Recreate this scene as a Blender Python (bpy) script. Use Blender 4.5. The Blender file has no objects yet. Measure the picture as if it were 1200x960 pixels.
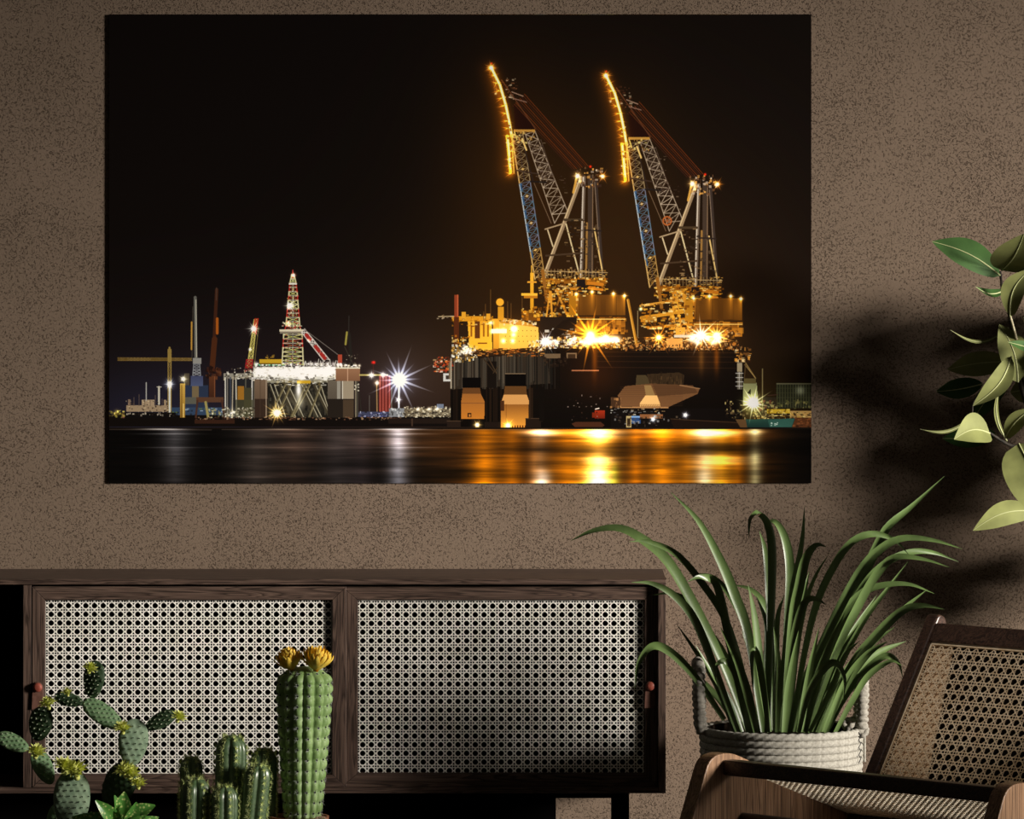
import bpy, bmesh, math, random
import numpy as np
from mathutils import Vector, Matrix
rnd = random.Random(7)
C = bpy.context.scene.collection

# ================================================================ camera, world, lights, exposure
# The wall is the plane Y=0; 1 px of the photograph is 2 mm on it. The camera stands 14 m back, eye at 1.806 m, with a shifted lens.
D0, PX, ZC, YH = 14.0, .002, 1.806, 139.0
cam = bpy.data.cameras.new('camera'); co = bpy.data.objects.new('camera', cam); C.objects.link(co)
co.location = (0, -D0, ZC); co.rotation_euler = (math.pi/2, 0, 0)
cam.sensor_width = 36; cam.lens = D0/PX*36/1200; cam.shift_x = 0; cam.shift_y = -(480-YH)/1200; cam.clip_end = 60
bpy.context.scene.camera = co
vs = bpy.context.scene.view_settings
vs.view_transform = 'Standard'; vs.look = 'None'; vs.gamma = 1; vs.use_curve_mapping = False; vs.exposure = 0.0
wd = bpy.data.worlds.new('world'); bpy.context.scene.world = wd; wd.use_nodes = True
wd.node_tree.nodes['Background'].inputs[0].default_value = (1, .86, .72, 1); wd.node_tree.nodes['Background'].inputs[1].default_value = .03

AZ, EL, DL = math.radians(62), math.radians(10), 11.0
LDIR = Vector((math.sin(AZ)*math.cos(EL), -math.cos(AZ)*math.cos(EL), math.sin(EL)))
def W(px, py, y=0.):                                   # the point seen at a pixel of the photograph at depth y
    k = PX*(D0+y)/D0
    return Vector(((px-600)*k, y, ZC-(py-YH)*k))
def K(y): return PX*(D0+y)/D0
def spot(name, target, dist, energy, size, blend, radius, col=(1, .93, .84), d=None):
    l = bpy.data.lights.new(name, 'SPOT'); l.energy = energy; l.spot_size = math.radians(size); l.spot_blend = blend; l.shadow_soft_size = radius; l.color = col
    o = bpy.data.objects.new(name, l); C.objects.link(o); d = d or LDIR
    o.location = Vector(target)+d*dist; o.rotation_euler = d.to_track_quat('Z', 'Y').to_euler(); return o
spot('key_spotlight', (.62, 0, .74), DL, 16500, 21.5, .95, 1.3)
spot('chair_back_fill', W(1180, 835, -1.05), 3.2, 120, 13, .8, .06, d=Vector((-.42, -.62, .66)).normalized())  # added lamp without a visible source, brightens the cane back


# ================================================================ materials
def mat(name, col=(.5, .5, .5), rough=.6, spec=.3, metal=0):
    m = bpy.data.materials.new(name); m.use_nodes = True; b = m.node_tree.nodes['Principled BSDF']
    b.inputs['Base Color'].default_value = (*col, 1); b.inputs['Roughness'].default_value = rough; b.inputs['Specular IOR Level'].default_value = spec; b.inputs['Metallic'].default_value = metal
    return m
def nodes(m):
    t = m.node_tree
    def n(typ, **kw):
        x = t.nodes.new(typ)
        for k, v in kw.items():
            if k.startswith('i_'): x.inputs[k[2:].replace('_', ' ')].default_value = v
            else: setattr(x, k, v)
        return x
    return t, n, t.links.new, t.nodes['Principled BSDF']
def ramp(x, stops):
    cr = x.color_ramp
    while len(cr.elements) < len(stops): cr.elements.new(.5)
    for e, (p, c) in zip(cr.elements, stops): e.position = p; e.color = (*c, 1) if len(c) == 3 else c
def noisy(name, c1, c2, scale=40, rough=.6, spec=.3, bump=.2, stretch=(1, 1, 1), detail=4, p=(.35, .65), dist=.002, rot=(0, 0, 0)):
    m = mat(name, c1, rough, spec); t, n, L, b = nodes(m)
    tc = n('ShaderNodeTexCoord'); mp = n('ShaderNodeMapping'); mp.inputs['Scale'].default_value = stretch; mp.inputs['Rotation'].default_value = rot; L(tc.outputs['Object'], mp.inputs[0])
    no = n('ShaderNodeTexNoise', i_Scale=scale, i_Detail=detail); L(mp.outputs[0], no.inputs['Vector'])
    r = n('ShaderNodeValToRGB'); ramp(r, [(p[0], c1), (p[1], c2)]); L(no.outputs['Fac'], r.inputs[0]); L(r.outputs[0], b.inputs['Base Color'])
    if bump: bu = n('ShaderNodeBump', i_Strength=bump, i_Distance=dist); L(no.outputs['Fac'], bu.inputs['Height']); L(bu.outputs[0], b.inputs['Normal'])
    return m
def wood(name, dark, mid, light, axis, scale=1., rough=.5, spec=.3):
    m = mat(name, mid, rough, spec); t, n, L, b = nodes(m)
    tc = n('ShaderNodeTexCoord'); mp = n('ShaderNodeMapping'); s = [30*scale]*3; s[axis] = 1.6*scale; mp.inputs['Scale'].default_value = s; L(tc.outputs['Object'], mp.inputs[0])
    a = n('ShaderNodeTexNoise', i_Scale=1.3, i_Detail=3, i_Distortion=1.2); L(mp.outputs[0], a.inputs['Vector'])
    w = n('ShaderNodeMath', operation='MULTIPLY'); w.inputs[1].default_value = 9; L(a.outputs['Fac'], w.inputs[0])
    f = n('ShaderNodeMath', operation='FRACT'); L(w.outputs[0], f.inputs[0])
    r = n('ShaderNodeValToRGB'); ramp(r, [(0, dark), (.25, mid), (.75, light), (1, dark)]); L(f.outputs[0], r.inputs[0])
    mp2 = n('ShaderNodeMapping'); s = [420*scale]*3; s[axis] = 9*scale; mp2.inputs['Scale'].default_value = s; L(tc.outputs['Object'], mp2.inputs[0])
    g = n('ShaderNodeTexNoise', i_Scale=1., i_Detail=2); L(mp2.outputs[0], g.inputs['Vector'])
    r2 = n('ShaderNodeValToRGB'); ramp(r2, [(.35, (.45, .45, .45)), (.6, (1.1, 1.1, 1.1))]); L(g.outputs['Fac'], r2.inputs[0])
    mx = n('ShaderNodeMixRGB', blend_type='MULTIPLY'); mx.inputs[0].default_value = .75; L(r.outputs[0], mx.inputs[1]); L(r2.outputs[0], mx.inputs[2]); L(mx.outputs[0], b.inputs['Base Color'])
    bu = n('ShaderNodeBump', i_Strength=.25, i_Distance=.0006); L(mx.outputs[0], bu.inputs['Height']); L(bu.outputs[0], b.inputs['Normal'])
    return m

def wall_material():
    m = mat('plaster', (.15, .1, .07), .95, .05); t, n, L, b = nodes(m)
    tc = n('ShaderNodeTexCoord'); 
    # worm-like pits: the narrow middle band of a warped noise, more of it in some patches
    a = n('ShaderNodeTexNoise', i_Scale=205, i_Detail=2.2, i_Roughness=.5, i_Distortion=1.1); L(tc.outputs['Object'], a.inputs['Vector'])
    p = n('ShaderNodeTexNoise', i_Scale=5, i_Detail=5, i_Roughness=.6, i_Distortion=.8); L(tc.outputs['Object'], p.inputs['Vector'])
    pr = n('ShaderNodeMapRange'); pr.inputs['From Min'].default_value = .35; pr.inputs['From Max'].default_value = .68; pr.inputs['To Min'].default_value = -.045; pr.inputs['To Max'].default_value = .03; L(p.outputs['Fac'], pr.inputs[0])
    s = n('ShaderNodeMath', operation='ADD'); L(a.outputs['Fac'], s.inputs[0]); L(pr.outputs[0], s.inputs[1])
    r = n('ShaderNodeValToRGB'); ramp(r, [(.54, (0, 0, 0)), (.64, (1, 1, 1))]); L(s.outputs[0], r.inputs[0])
    q = n('ShaderNodeTexNoise', i_Scale=2.2, i_Detail=3); L(tc.outputs['Object'], q.inputs['Vector'])
    qr = n('ShaderNodeValToRGB'); ramp(qr, [(.3, WALL_A), (.7, WALL_B)]); L(q.outputs['Fac'], qr.inputs[0])
    mx = n('ShaderNodeMixRGB'); L(r.outputs[0], mx.inputs[0]); L(qr.outputs[0], mx.inputs[1]); mx.inputs[2].default_value = (*WALL_PIT, 1)
    mf = n('ShaderNodeMath', operation='MULTIPLY'); mf.inputs[1].default_value = .58; L(r.outputs[0], mf.inputs[0]); L(mf.outputs[0], mx.inputs[0])
    L(mx.outputs[0], b.inputs['Base Color'])
    inv = n('ShaderNodeMath', operation='SUBTRACT'); inv.inputs[0].default_value = 1; L(r.outputs[0], inv.inputs[1])
    f = n('ShaderNodeTexNoise', i_Scale=240, i_Detail=2); L(tc.outputs['Object'], f.inputs['Vector'])
    hh = n('ShaderNodeMath', operation='MULTIPLY_ADD'); hh.inputs[1].default_value = .35; L(f.outputs['Fac'], hh.inputs[0]); L(inv.outputs[0], hh.inputs[2])
    bu = n('ShaderNodeBump', i_Strength=1, i_Distance=.0022); L(hh.outputs[0], bu.inputs['Height']); L(bu.outputs[0], b.inputs['Normal'])
    return m
WALL_A, WALL_B, WALL_PIT = (.150, .110, .080), (.178, .130, .096), (.040, .026, .018)
M = {}
M['wall'] = wall_material()
M['floor'] = noisy('dark_floorboards', (.03, .022, .016), (.05, .036, .026), 20, .6)
DK, MD, LT = (.030, .018, .013), (.072, .044, .033), (.125, .080, .060)
M['wood_x'] = wood('walnut_grain_across', DK, MD, LT, 0)
M['wood_z'] = wood('walnut_grain_upright', DK, MD, LT, 2)
M['black'] = mat('black_lacquer_and_shade', (.003, .0025, .0025), .8, .03)  # black of the legs; also stands for shade inside and under the cabinet
M['cane'] = noisy('pale_cane', (.80, .78, .70), (.93, .91, .85), 25, .55, .3, .1)
M['leather'] = noisy('brown_leather', (.10, .045, .030), (.15, .07, .05), 90, .6)
M['rivet'] = noisy('red_brown_rivet', (.20, .045, .028), (.26, .06, .038), 90, .5)
M['chair_wood'] = wood('teak_side', (.20, .105, .052), (.34, .19, .10), (.46, .27, .155), 2, .8, .4, .45)
M['chair_dark'] = wood('dark_teak_rail', (.02, .01, .007), (.045, .022, .015), (.08, .042, .028), 0, .8, .35, .45)
M['chair_cane'] = noisy('golden_cane', (.62, .46, .29), (.82, .66, .47), 60, .5, .3, .1)
M['seat_cane'] = noisy('seat_cane', (.72, .62, .47), (.85, .77, .62), 60, .5, .3, .1)
M['liner_shaded'] = noisy('shaded_back_liner', (.008, .005, .003), (.014, .009, .006), 60, .9, .05)  # shaded part of the chair backing, the shade put into its colour
M['liner_lit'] = noisy('lit_back_liner', (.60, .42, .26), (.7, .52, .34), 90, .8, .1)  # lit part of the same backing, the light put into its colour
M['rope'] = noisy('grey_rope', (.25, .235, .20), (.36, .345, .30), 160, .9, .1, .6, dist=.001)
M['rope_dark'] = noisy('handle_rope', (.20, .185, .155), (.32, .30, .26), 160, .9, .1, .6, dist=.001)
M['thread'] = mat('black_thread', (.01, .01, .012), .8)
M['soil'] = noisy('potting_soil', (.008, .006, .004), (.03, .02, .014), 60, .95, .05, .8)
M['terracotta'] = noisy('terracotta', (.20, .075, .04), (.30, .12, .07), 30, .8, .1)
M['planter'] = noisy('dark_planter', (.03, .028, .026), (.05, .046, .042), 20, .7)
M['twig'] = noisy('pale_twig', (.20, .17, .10), (.40, .36, .24), 120, .7)
M['bark'] = noisy('dark_bark', (.010, .008, .006), (.03, .024, .016), 60, .8)
M['midrib'] = mat('midrib', (.42, .44, .22), .5)
M['spine_white'] = mat('white_spine', (.55, .56, .55), .5)
M['spine_yellow'] = mat('yellow_spine', (.58, .66, .26), .5)
M['spine_pink'] = mat('pink_spine', (.75, .50, .40), .5)
M['areole_dark'] = mat('dark_areole', (.01, .012, .006), .8)
M['areole_pale'] = mat('pale_areole', (.50, .58, .40), .8)
def two_side(name, c_top, c_under, rough=.35, spec=.5, scale=18, stretch=(1, 1, 1)):
    m = mat(name, c_top, rough, spec); t, n, L, b = nodes(m)
    g = n('ShaderNodeNewGeometry'); mx = n('ShaderNodeMixRGB'); L(g.outputs['Backfacing'], mx.inputs[0])
    tc = n('ShaderNodeTexCoord'); mp = n('ShaderNodeMapping'); mp.inputs['Scale'].default_value = stretch; L(tc.outputs['Object'], mp.inputs[0])
    no = n('ShaderNodeTexNoise', i_Scale=scale, i_Detail=3); L(mp.outputs[0], no.inputs['Vector'])
    v = n('ShaderNodeValToRGB'); ramp(v, [(.3, (.7, .7, .7)), (.7, (1.15, 1.15, 1.15))]); L(no.outputs['Fac'], v.inputs[0])
    mx.inputs[1].default_value = (*c_top, 1); mx.inputs[2].default_value = (*c_under, 1)
    mu = n('ShaderNodeMixRGB', blend_type='MULTIPLY'); mu.inputs[0].default_value = 1; L(mx.outputs[0], mu.inputs[1]); L(v.outputs[0], mu.inputs[2]); L(mu.outputs[0], b.inputs['Base Color'])
    return m
M['rubber_leaf'] = two_side('rubber_leaf', (.04, .095, .022), (.20, .215, .075), .6, .15)
M['blade'] = two_side('grass_blade', (.095, .150, .045), (.14, .19, .08), .38, .55, 30, (1, 1, .12))
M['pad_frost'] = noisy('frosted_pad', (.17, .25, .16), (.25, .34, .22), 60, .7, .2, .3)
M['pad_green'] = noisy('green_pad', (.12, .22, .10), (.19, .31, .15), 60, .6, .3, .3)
M['pad_shaded'] = noisy('shaded_pad', (.022, .048, .018), (.036, .07, .028), 60, .6, .3, .3)  # pads turned from the light, their shade put into the skin colour
M['flower_lime'] = noisy('lime_petal', (.70, .76, .16), (.88, .90, .32), 80, .6, .2, 0)
M['flower_gold'] = noisy('golden_petal', (.90, .52, .04), (1., .74, .12), 70, .5, .3, 0)
M['column'] = noisy('column_cactus_skin', (.17, .28, .085), (.29, .42, .17), 30, .5, .35, .1)
M['ribbed'] = noisy('ribbed_cactus_skin', (.06, .11, .045), (.12, .18, .09), 40, .3, .6, .1)
def speckled():
    m = mat('speckled_leaf', (.05, .2, .04), .35, .5); t, n, L, b = nodes(m)
    tc = n('ShaderNodeTexCoord'); v = n('ShaderNodeTexVoronoi', i_Scale=130.); L(tc.outputs['Object'], v.inputs['Vector'])
    r = n('ShaderNodeValToRGB'); ramp(r, [(.22, (.50, .62, .20)), (.42, (.09, .27, .045))]); L(v.outputs['Distance'], r.inputs[0]); L(r.outputs[0], b.inputs['Base Color']); return m
M['speckled'] = speckled()

# ================================================================ mesh helpers
def empty(name, loc, label, cat, group=None):
    o = bpy.data.objects.new(name, None); o.empty_display_size = .05; o.location = loc; C.objects.link(o)
    return tag(o, label, cat, group)
def tag(o, label=None, cat=None, group=None, kind=None):
    if label: o['label'] = label
    if cat: o['category'] = cat
    if group: o['group'] = group
    if kind: o['kind'] = kind
    return o
def org(o):
    v = Vector((0, 0, 0))
    while o is not None: v += o.location; o = o.parent
    return v
def obj(name, bm, m, parent=None, label=None, kind=None, smooth=False, bevel=0, uv=False):
    me = bpy.data.meshes.new(name)
    if parent is not None:
        bmesh.ops.translate(bm, verts=bm.verts, vec=-org(parent))
    bm.normal_update(); bm.to_mesh(me); bm.free(); me.materials.append(m)
    if smooth: me.polygons.foreach_set('use_smooth', [True]*len(me.polygons))
    o = bpy.data.objects.new(name, me); C.objects.link(o)
    if parent is not None: o.parent = parent
    if bevel:
        md = o.modifiers.new('bevel', 'BEVEL'); md.width = bevel; md.segments = 3; md.limit_method = 'ANGLE'
    return tag(o, label, None, None, kind)
def box(bm, x0, x1, y0, y1, z0, z1, f=None):
    v = [Vector((x, y, z)) for x in (x0, x1) for y in (y0, y1) for z in (z0, z1)]
    if f: v = [f(*p) for p in v]
    v = [bm.verts.new(p) for p in v]
    for q in ((0, 1, 3, 2), (4, 6, 7, 5), (0, 4, 5, 1), (2, 3, 7, 6), (0, 2, 6, 4), (1, 5, 7, 3)): bm.faces.new([v[i] for i in q])
def prism(bm, pts, f0, f1):
    a = [bm.verts.new(f0(*p)) for p in pts]; b = [bm.verts.new(f1(*p)) for p in pts]; n = len(pts)
    bm.faces.new(a[::-1]); bm.faces.new(b)
    for i in range(n): bm.faces.new((a[i], a[(i+1) % n], b[(i+1) % n], b[i]))
def tube(bm, pts, rad, n=8, cap=True, twist=None):
    pts = [Vector(p) for p in pts]; rings = []; up = None
    if not hasattr(rad, '__len__'): rad = [rad]*len(pts)
    for i, p in enumerate(pts):
        d = (pts[min(i+1, len(pts)-1)]-pts[max(i-1, 0)]).normalized()
        if up is None: up = d.orthogonal().normalized()
        up = (up-d*up.dot(d)).normalized(); s = d.cross(up)
        rings.append([bm.verts.new(p+(up*math.cos(2*math.pi*k/n)+s*math.sin(2*math.pi*k/n))*rad[i]*(twist(i, 2*math.pi*k/n) if twist else 1)) for k in range(n)])
    for a, b in zip(rings, rings[1:]):
        for k in range(n): bm.faces.new((a[k], a[(k+1) % n], b[(k+1) % n], b[k]))
    if cap: bm.faces.new(rings[0][::-1]); bm.faces.new(rings[-1])
def lathe(bm, prof, c, n=40):
    rings = []
    for r, z in prof: rings.append([bm.verts.new((c[0]+r*math.cos(2*math.pi*k/n), c[1]+r*math.sin(2*math.pi*k/n), z)) for k in range(n)])
    for a, b in zip(rings, rings[1:]):
        for k in range(n): bm.faces.new((a[k], a[(k+1) % n], b[(k+1) % n], b[k]))
    bm.faces.new(rings[0][::-1]); bm.faces.new(rings[-1])
def spline(pts, n):
    pts = [Vector(p) for p in pts]; P = [pts[0]*2-pts[1]]+pts+[pts[-1]*2-pts[-2]]; out = []; m = len(pts)-1
    for i in range(n+1):
        t = i/n*m; k = min(int(t), m-1); t -= k; a, b, c, d = P[k:k+4]
        out.append(.5*((2*b)+(c-a)*t+(2*a-5*b+4*c-d)*t*t+(3*b-a-3*c+d)*t**3))
    return out
def spike(bm, p, d, r):
    d = Vector(d); u = d.orthogonal().normalized()*r; s = d.normalized().cross(u)
    v = [bm.verts.new(p+u*math.cos(a)+s*math.sin(a)) for a in (0, 2.1, 4.2)]; t = bm.verts.new(p+d)
    for i in range(3): bm.faces.new((v[i], v[(i+1) % 3], t))
def strand(bm, a, b, w, d0, d1, f):                       # a flat cane strand in the plane (u,v), depth d0..d1, mapped by f
    a, b = Vector(a), Vector(b); t = (b-a).normalized(); s = Vector((-t.y, t.x))*w/2
    q = [a-s, b-s, b+s, a+s]
    lo = [bm.verts.new(f(p.x, p.y, d0)) for p in q]; hi = [bm.verts.new(f(p.x, p.y, d1)) for p in q]
    bm.faces.new(lo[::-1]); bm.faces.new(hi)
    for i in range(4): bm.faces.new((lo[i], lo[(i+1) % 4], hi[(i+1) % 4], hi[i]))
def clip(p, d, w, h):
    t0, t1 = -1e9, 1e9
    for o, v, hi in ((p[0], d[0], w), (p[1], d[1], h)):
        if abs(v) < 1e-9:
            if o < 0 or o > hi: return None
            continue
        a, b = (0-o)/v, (hi-o)/v
        if a > b: a, b = b, a
        t0 = max(t0, a); t1 = min(t1, b)
    if t1-t0 < 1e-3: return None
    return (p[0]+d[0]*t0, p[1]+d[1]*t0), (p[0]+d[0]*t1, p[1]+d[1]*t1)
def cane(bm, w, h, pu, pv, f, sw=.09, dw=.125, th=.0009, gap=.105, ou=.5, ov=.5):
    nu, nv = w/pu, h/pv                                    # holes sit at (i+ou, j+ov) cells; strand pairs half-way between them
    for i in range(-1, int(nu)+2):
        for s in (-gap, gap):
            u = (i+ou+.5+s)*pu
            if 0 < u < w: strand(bm, (u, 0), (u, h), sw*pu, 0, th, f)
    for j in range(-1, int(nv)+2):
        for s in (-gap, gap):
            v = (j+ov+.5+s)*pv
            if 0 < v < h: strand(bm, (0, v), (w, v), sw*pv, th*.8, th*1.8, f)
    for k in range(-int(nv)-3, int(nu)+int(nv)+4):
        c = clip(((k+.5+ou-ov)*pu, 0), (pu, pv), w, h)     # x-y = k+.5
        if c: strand(bm, *c, dw*(pu+pv)/2, th*1.6, th*2.6, f)
        c = clip(((k+.5+ou+ov)*pu, 0), (-pu, pv), w, h)
        if c: strand(bm, *c, dw*(pu+pv)/2, th*2.4, th*3.4, f)
# ---------------------------------------------------------------- the harbour print, drawn into a pixel buffer
def draw_print():
    S = 2; X0, Y0, WP, HP = 128, 17, 823, 550
    W, H = WP*S, HP*S
    B = np.zeros((H, W, 3), np.float32)
    R = np.random.RandomState(5)
    def box_of(xa, ya, xb, yb):
        return (max(0, int((xa-X0)*S)), max(0, int((ya-Y0)*S)), min(W, int((xb-X0)*S)+2), min(H, int((yb-Y0)*S)+2))
    def grid(b):
        yy, xx = np.mgrid[b[1]:b[3], b[0]:b[2]]
        return (xx+.5)/S+X0, (yy+.5)/S+Y0
    def put(b, a, c, add=False):
        v = B[b[1]:b[3], b[0]:b[2]]; a = a[..., None]; c = np.array(c, np.float32)
        if add: v += a*c
        else: v += (c-v)*a
    def line(xa, ya, xb, yb, w, c, al=1., add=False, fade=False):
        m = w/2+1; b = box_of(min(xa, xb)-m, min(ya, yb)-m, max(xa, xb)+m, max(ya, yb)+m)
        if b[2] <= b[0] or b[3] <= b[1]: return
        gx, gy = grid(b); dx, dy = xb-xa, yb-ya; L = dx*dx+dy*dy+1e-9
        t = np.clip(((gx-xa)*dx+(gy-ya)*dy)/L, 0, 1)
        d = np.hypot(gx-xa-t*dx, gy-ya-t*dy)
        wd = w*(1-t)**.7 if fade else w
        a = np.clip((wd/2-d)*S+.5, 0, 1)*al
        if fade: a = a*(1-t)**1.15
        put(b, a, c, add)
    def poly(p, c, al=1., shade=None):
        p = np.array(p, float); b = box_of(p[:, 0].min(), p[:, 1].min(), p[:, 0].max(), p[:, 1].max())
        gx, gy = grid(b); ins = np.zeros(gx.shape, bool)
        for i in range(len(p)):
            x1, y1 = p[i]; x2, y2 = p[i-1]
            if y1 == y2: continue
            ins ^= ((y1 > gy) != (y2 > gy)) & (gx < (x2-x1)*(gy-y1)/(y2-y1)+x1)
        a = ins*al
        if shade is None: put(b, a, c); return
        t = np.clip((gy-p[:, 1].min())/(np.ptp(p[:, 1])+1e-6), 0, 1)[..., None]
        v = B[b[1]:b[3], b[0]:b[2]]; v += ((np.array(c)*(1-t)+np.array(shade)*t)-v)*a[..., None]
    def rect(xa, ya, xb, yb, c, al=1., shade=None): poly([(xa, ya), (xb, ya), (xb, yb), (xa, yb)], c, al, shade)
    def glow(x, y, r, c, g=1., ry=None):
        ry = ry or r; b = box_of(x-3*r, y-3*ry, x+3*r, y+3*ry)
        if b[2] <= b[0] or b[3] <= b[1]: return
        gx, gy = grid(b); put(b, np.exp(-((gx-x)/r)**2-((gy-y)/ry)**2)*g, c, True)
    def star(x, y, r, c, n=12, core=2., rot=0., g=1.):
        glow(x, y, core*2.4, c, .5*g); glow(x, y, core, (255, 255, 255), 1.3)
        for k in range(n):
            a = rot+k*2*math.pi/n; l = r*(1 if k % 2 == 0 else .62)*R.uniform(.8, 1.1)
            line(x, y, x+math.cos(a)*l, y+math.sin(a)*l, 1.5*max(.7, r/22), c, .95*g, True, True)
    def specks(xa, ya, xb, yb, n, cols, s=(1, 3), sy=None, al=.9):
        for _ in range(n):
            x, y = R.uniform(xa, xb), R.uniform(ya, yb); w = R.uniform(*s); h = R.uniform(*(sy or s)); c = cols[R.randint(len(cols))]
            rect(x-w/2, y-h/2, x+w/2, y+h/2, c, al*R.uniform(.5, 1))
    def truss(a0, a1, b0, b1, n, w, c, chord=1.2, cc=None, jit=10):
        A0, A1, B0, B1 = map(np.array, (a0, a1, b0, b1))
        line(*a0, *a1, chord, cc or c); line(*b0, *b1, chord, cc or c)
        for k in range(n):
            t, u = k/n, (k+1)/n; p, q = A0+(A1-A0)*t, A0+(A1-A0)*u; r, s_ = B0+(B1-B0)*t, B0+(B1-B0)*u
            j = R.uniform(-jit, jit); c2 = tuple(max(0, v+j*2) for v in c)
            line(*p, *s_, w, c2); line(*r, *q, w, c2); line(*p, *r, w, c2)
    # sky
    gx, gy = grid((0, 0, W, H))
    B[:] = (14, 9, 7)
    def sky(x, y, rx, ry, c): B[:] += (np.exp(-((gx-x)/rx)**2-((gy-y)/ry)**2))[..., None]*np.array(c, np.float32)
    sky(740, 420, 210, 250, (30, 18, 5)); sky(600, 190, 80, 130, (22, 12, 0)); sky(735, 200, 60, 120, (12, 7, 0)); sky(560, 400, 160, 130, (10, 6, 0))
    sky(330, 470, 260, 110, (13, 11, 16)); sky(180, 490, 110, 60, (8, 13, 26)); sky(470, 440, 60, 50, (20, 18, 18)); sky(900, 480, 60, 50, (14, 13, 4))
    # ------------ far left shore
    Q = (14, 10, 8)
    rect(128, 486, 529, 500, Q)
    rect(217, 452, 244, 486, (40, 50, 72)); rect(200, 478, 262, 487, (48, 66, 92)); specks(200, 479, 262, 487, 30, [(150, 170, 190), (20, 20, 24), (90, 110, 60)], (1, 4), (1, 2))
    rect(138, 420.3, 225, 423, (84, 68, 36)); truss((138, 419.7), (225, 420.2), (138, 423), (225, 423.2), 22, .5, (120, 96, 48), .8)
    truss((197, 410), (197, 490), (200.5, 410), (200.5, 490), 18, .6, (150, 126, 66), 1.); line(198.7, 408, 198.7, 424, 2.5, (140, 118, 60))
    line(198.8, 451, 198.8, 489, 2.2, (205, 208, 200)); rect(150, 485, 198, 488, (110, 104, 96))
    line(228.8, 349, 229.5, 420, 3.6, (96, 96, 90)); line(229.6, 352, 230.4, 419, 1., (190, 186, 170)); line(226, 360, 225, 420, .8, (70, 64, 56))
    line(224.6, 378, 224.4, 410, 1.8, (186, 140, 58)); rect(226, 420, 236, 427, (138, 138, 134)); truss((227, 427), (226, 441), (234, 427), (235, 441), 4, .8, (130, 134, 140))
    rect(223.5, 441, 238, 453, (62, 68, 98), shade=(74, 84, 116)); rect(216, 438, 222, 452, (74, 66, 54)); rect(225, 453, 233, 466, (112, 98, 72)); rect(217, 466, 230, 474, (88, 88, 78))
    rect(211, 450, 217, 490, (206, 168, 78), shade=(140, 106, 40)); line(213, 452, 213, 490, .7, (90, 60, 20)); line(215, 474, 215, 489, 1.5, (220, 190, 110))
    line(254, 340, 251, 400, 4., (60, 32, 20)); line(251.5, 398, 248.5, 434, 6.5, (72, 38, 20)); line(254.6, 374, 254.6, 391, 3.2, (160, 84, 24)); line(253.8, 338, 253.6, 352, 1.4, (70, 50, 40))
    specks(243, 431, 258, 444, 40, [(60, 30, 20), (30, 16, 12), (96, 56, 34)], (2, 5)); rect(245, 442, 252.5, 467, (88, 50, 30), shade=(60, 34, 22)); line(251.5, 442, 251.5, 466, .7, (140, 88, 56))
    rect(230, 466, 262, 472, (86, 58, 42)); line(231.5, 470, 229.5, 490, 2.2, (70, 44, 34)); line(260, 470, 263, 490, 2.2, (70, 44, 34)); line(241, 472, 244, 490, 3., (150, 140, 84)); specks(244, 480, 262, 490, 40, [(230, 226, 190), (60, 60, 50), (150, 140, 90)], (1, 2.5))
    # ship on the left
    rect(148, 475.5, 197, 483, (150, 130, 104)); rect(166, 469, 181, 476, (158, 138, 112)); rect(150, 468.5, 153, 476, (120, 100, 84)); rect(192, 469, 195, 476, (150, 130, 104))
    line(171.4, 449, 171.4, 470, 1.3, (170, 170, 164)); line(186.3, 454, 186.3, 474, 2.4, (190, 186, 170)); line(184, 454, 189, 454, 1, (190, 186, 170)); specks(148, 470, 197, 484, 60, [(70, 56, 46), (190, 172, 140), (34, 26, 22)], (.8, 2))
    for x in (157, 163, 176, 182, 190): line(x, 462+R.uniform(0, 8), x, 476, .7, (100, 84, 74))
    rect(136, 484, 206, 498, (14, 11, 10)); specks(146, 483, 205, 488, 30, [(200, 190, 170), (40, 30, 26)], (1, 2.4)); rect(143, 485, 146, 497, (110, 70, 60)); specks(128, 481, 146, 490, 24, [(150, 140, 60), (220, 200, 100), (80, 70, 40)], (1, 3)); glow(137, 484, 3, (230, 200, 80), .6)
    # small boom crane
    truss((301, 375), (295, 432), (298, 375), (289.5, 432), 12, .8, (196, 186, 100), 1.3); truss((302.5, 374), (300, 392), (299, 374), (297, 390), 3, .9, (170, 50, 34), 1.3); truss((296, 422), (295, 436), (289, 422), (287, 436), 3, 1.1, (150, 34, 34), 1.4); line(303, 384, 298, 430, .8, (120, 106, 56))
    # ------------ the small rig
    rect(262, 438, 300, 444, (142, 138, 126)); specks(262, 432, 300, 446, 80, [(230, 228, 214), (70, 60, 50), (180, 170, 140), (30, 26, 24)], (.8, 3))
    rect(264, 445, 300, 490, (34, 34, 36))
    for x, c in ((264, (220, 218, 205)), (266.5, (120, 116, 110)), (270, (60, 66, 80)), (276.5, (200, 196, 180)), (288, (90, 88, 76)), (295.5, (222, 220, 214)), (298, (90, 84, 72)), (273, (170, 160, 140))):
        line(x, 443, x+R.uniform(-1, 1), 490, 1.4, c)
    rect(278.5, 453, 286, 469, (150, 104, 36)); rect(286, 455, 295, 489, (64, 62, 44)); rect(276, 469, 297, 489, (70, 68, 46), .7)
    specks(262, 478, 298, 491, 150, [(226, 224, 200), (120, 112, 90), (50, 44, 36)], (.8, 2.6)); glow(272, 485, 5, (200, 200, 170), .5)
    rect(298.5, 444, 313.5, 469, (116, 96, 78), shade=(96, 78, 62)); rect(298.5, 468, 313.5, 490, (52, 38, 30)); line(312, 444, 312, 490, .8, (176, 160, 140)); line(305, 444, 305, 490, .5, (70, 56, 44))
    rect(313.5, 446, 386, 490, (26, 24, 20)); glow(350, 470, 22, (54, 50, 40), 1., 14)
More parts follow.
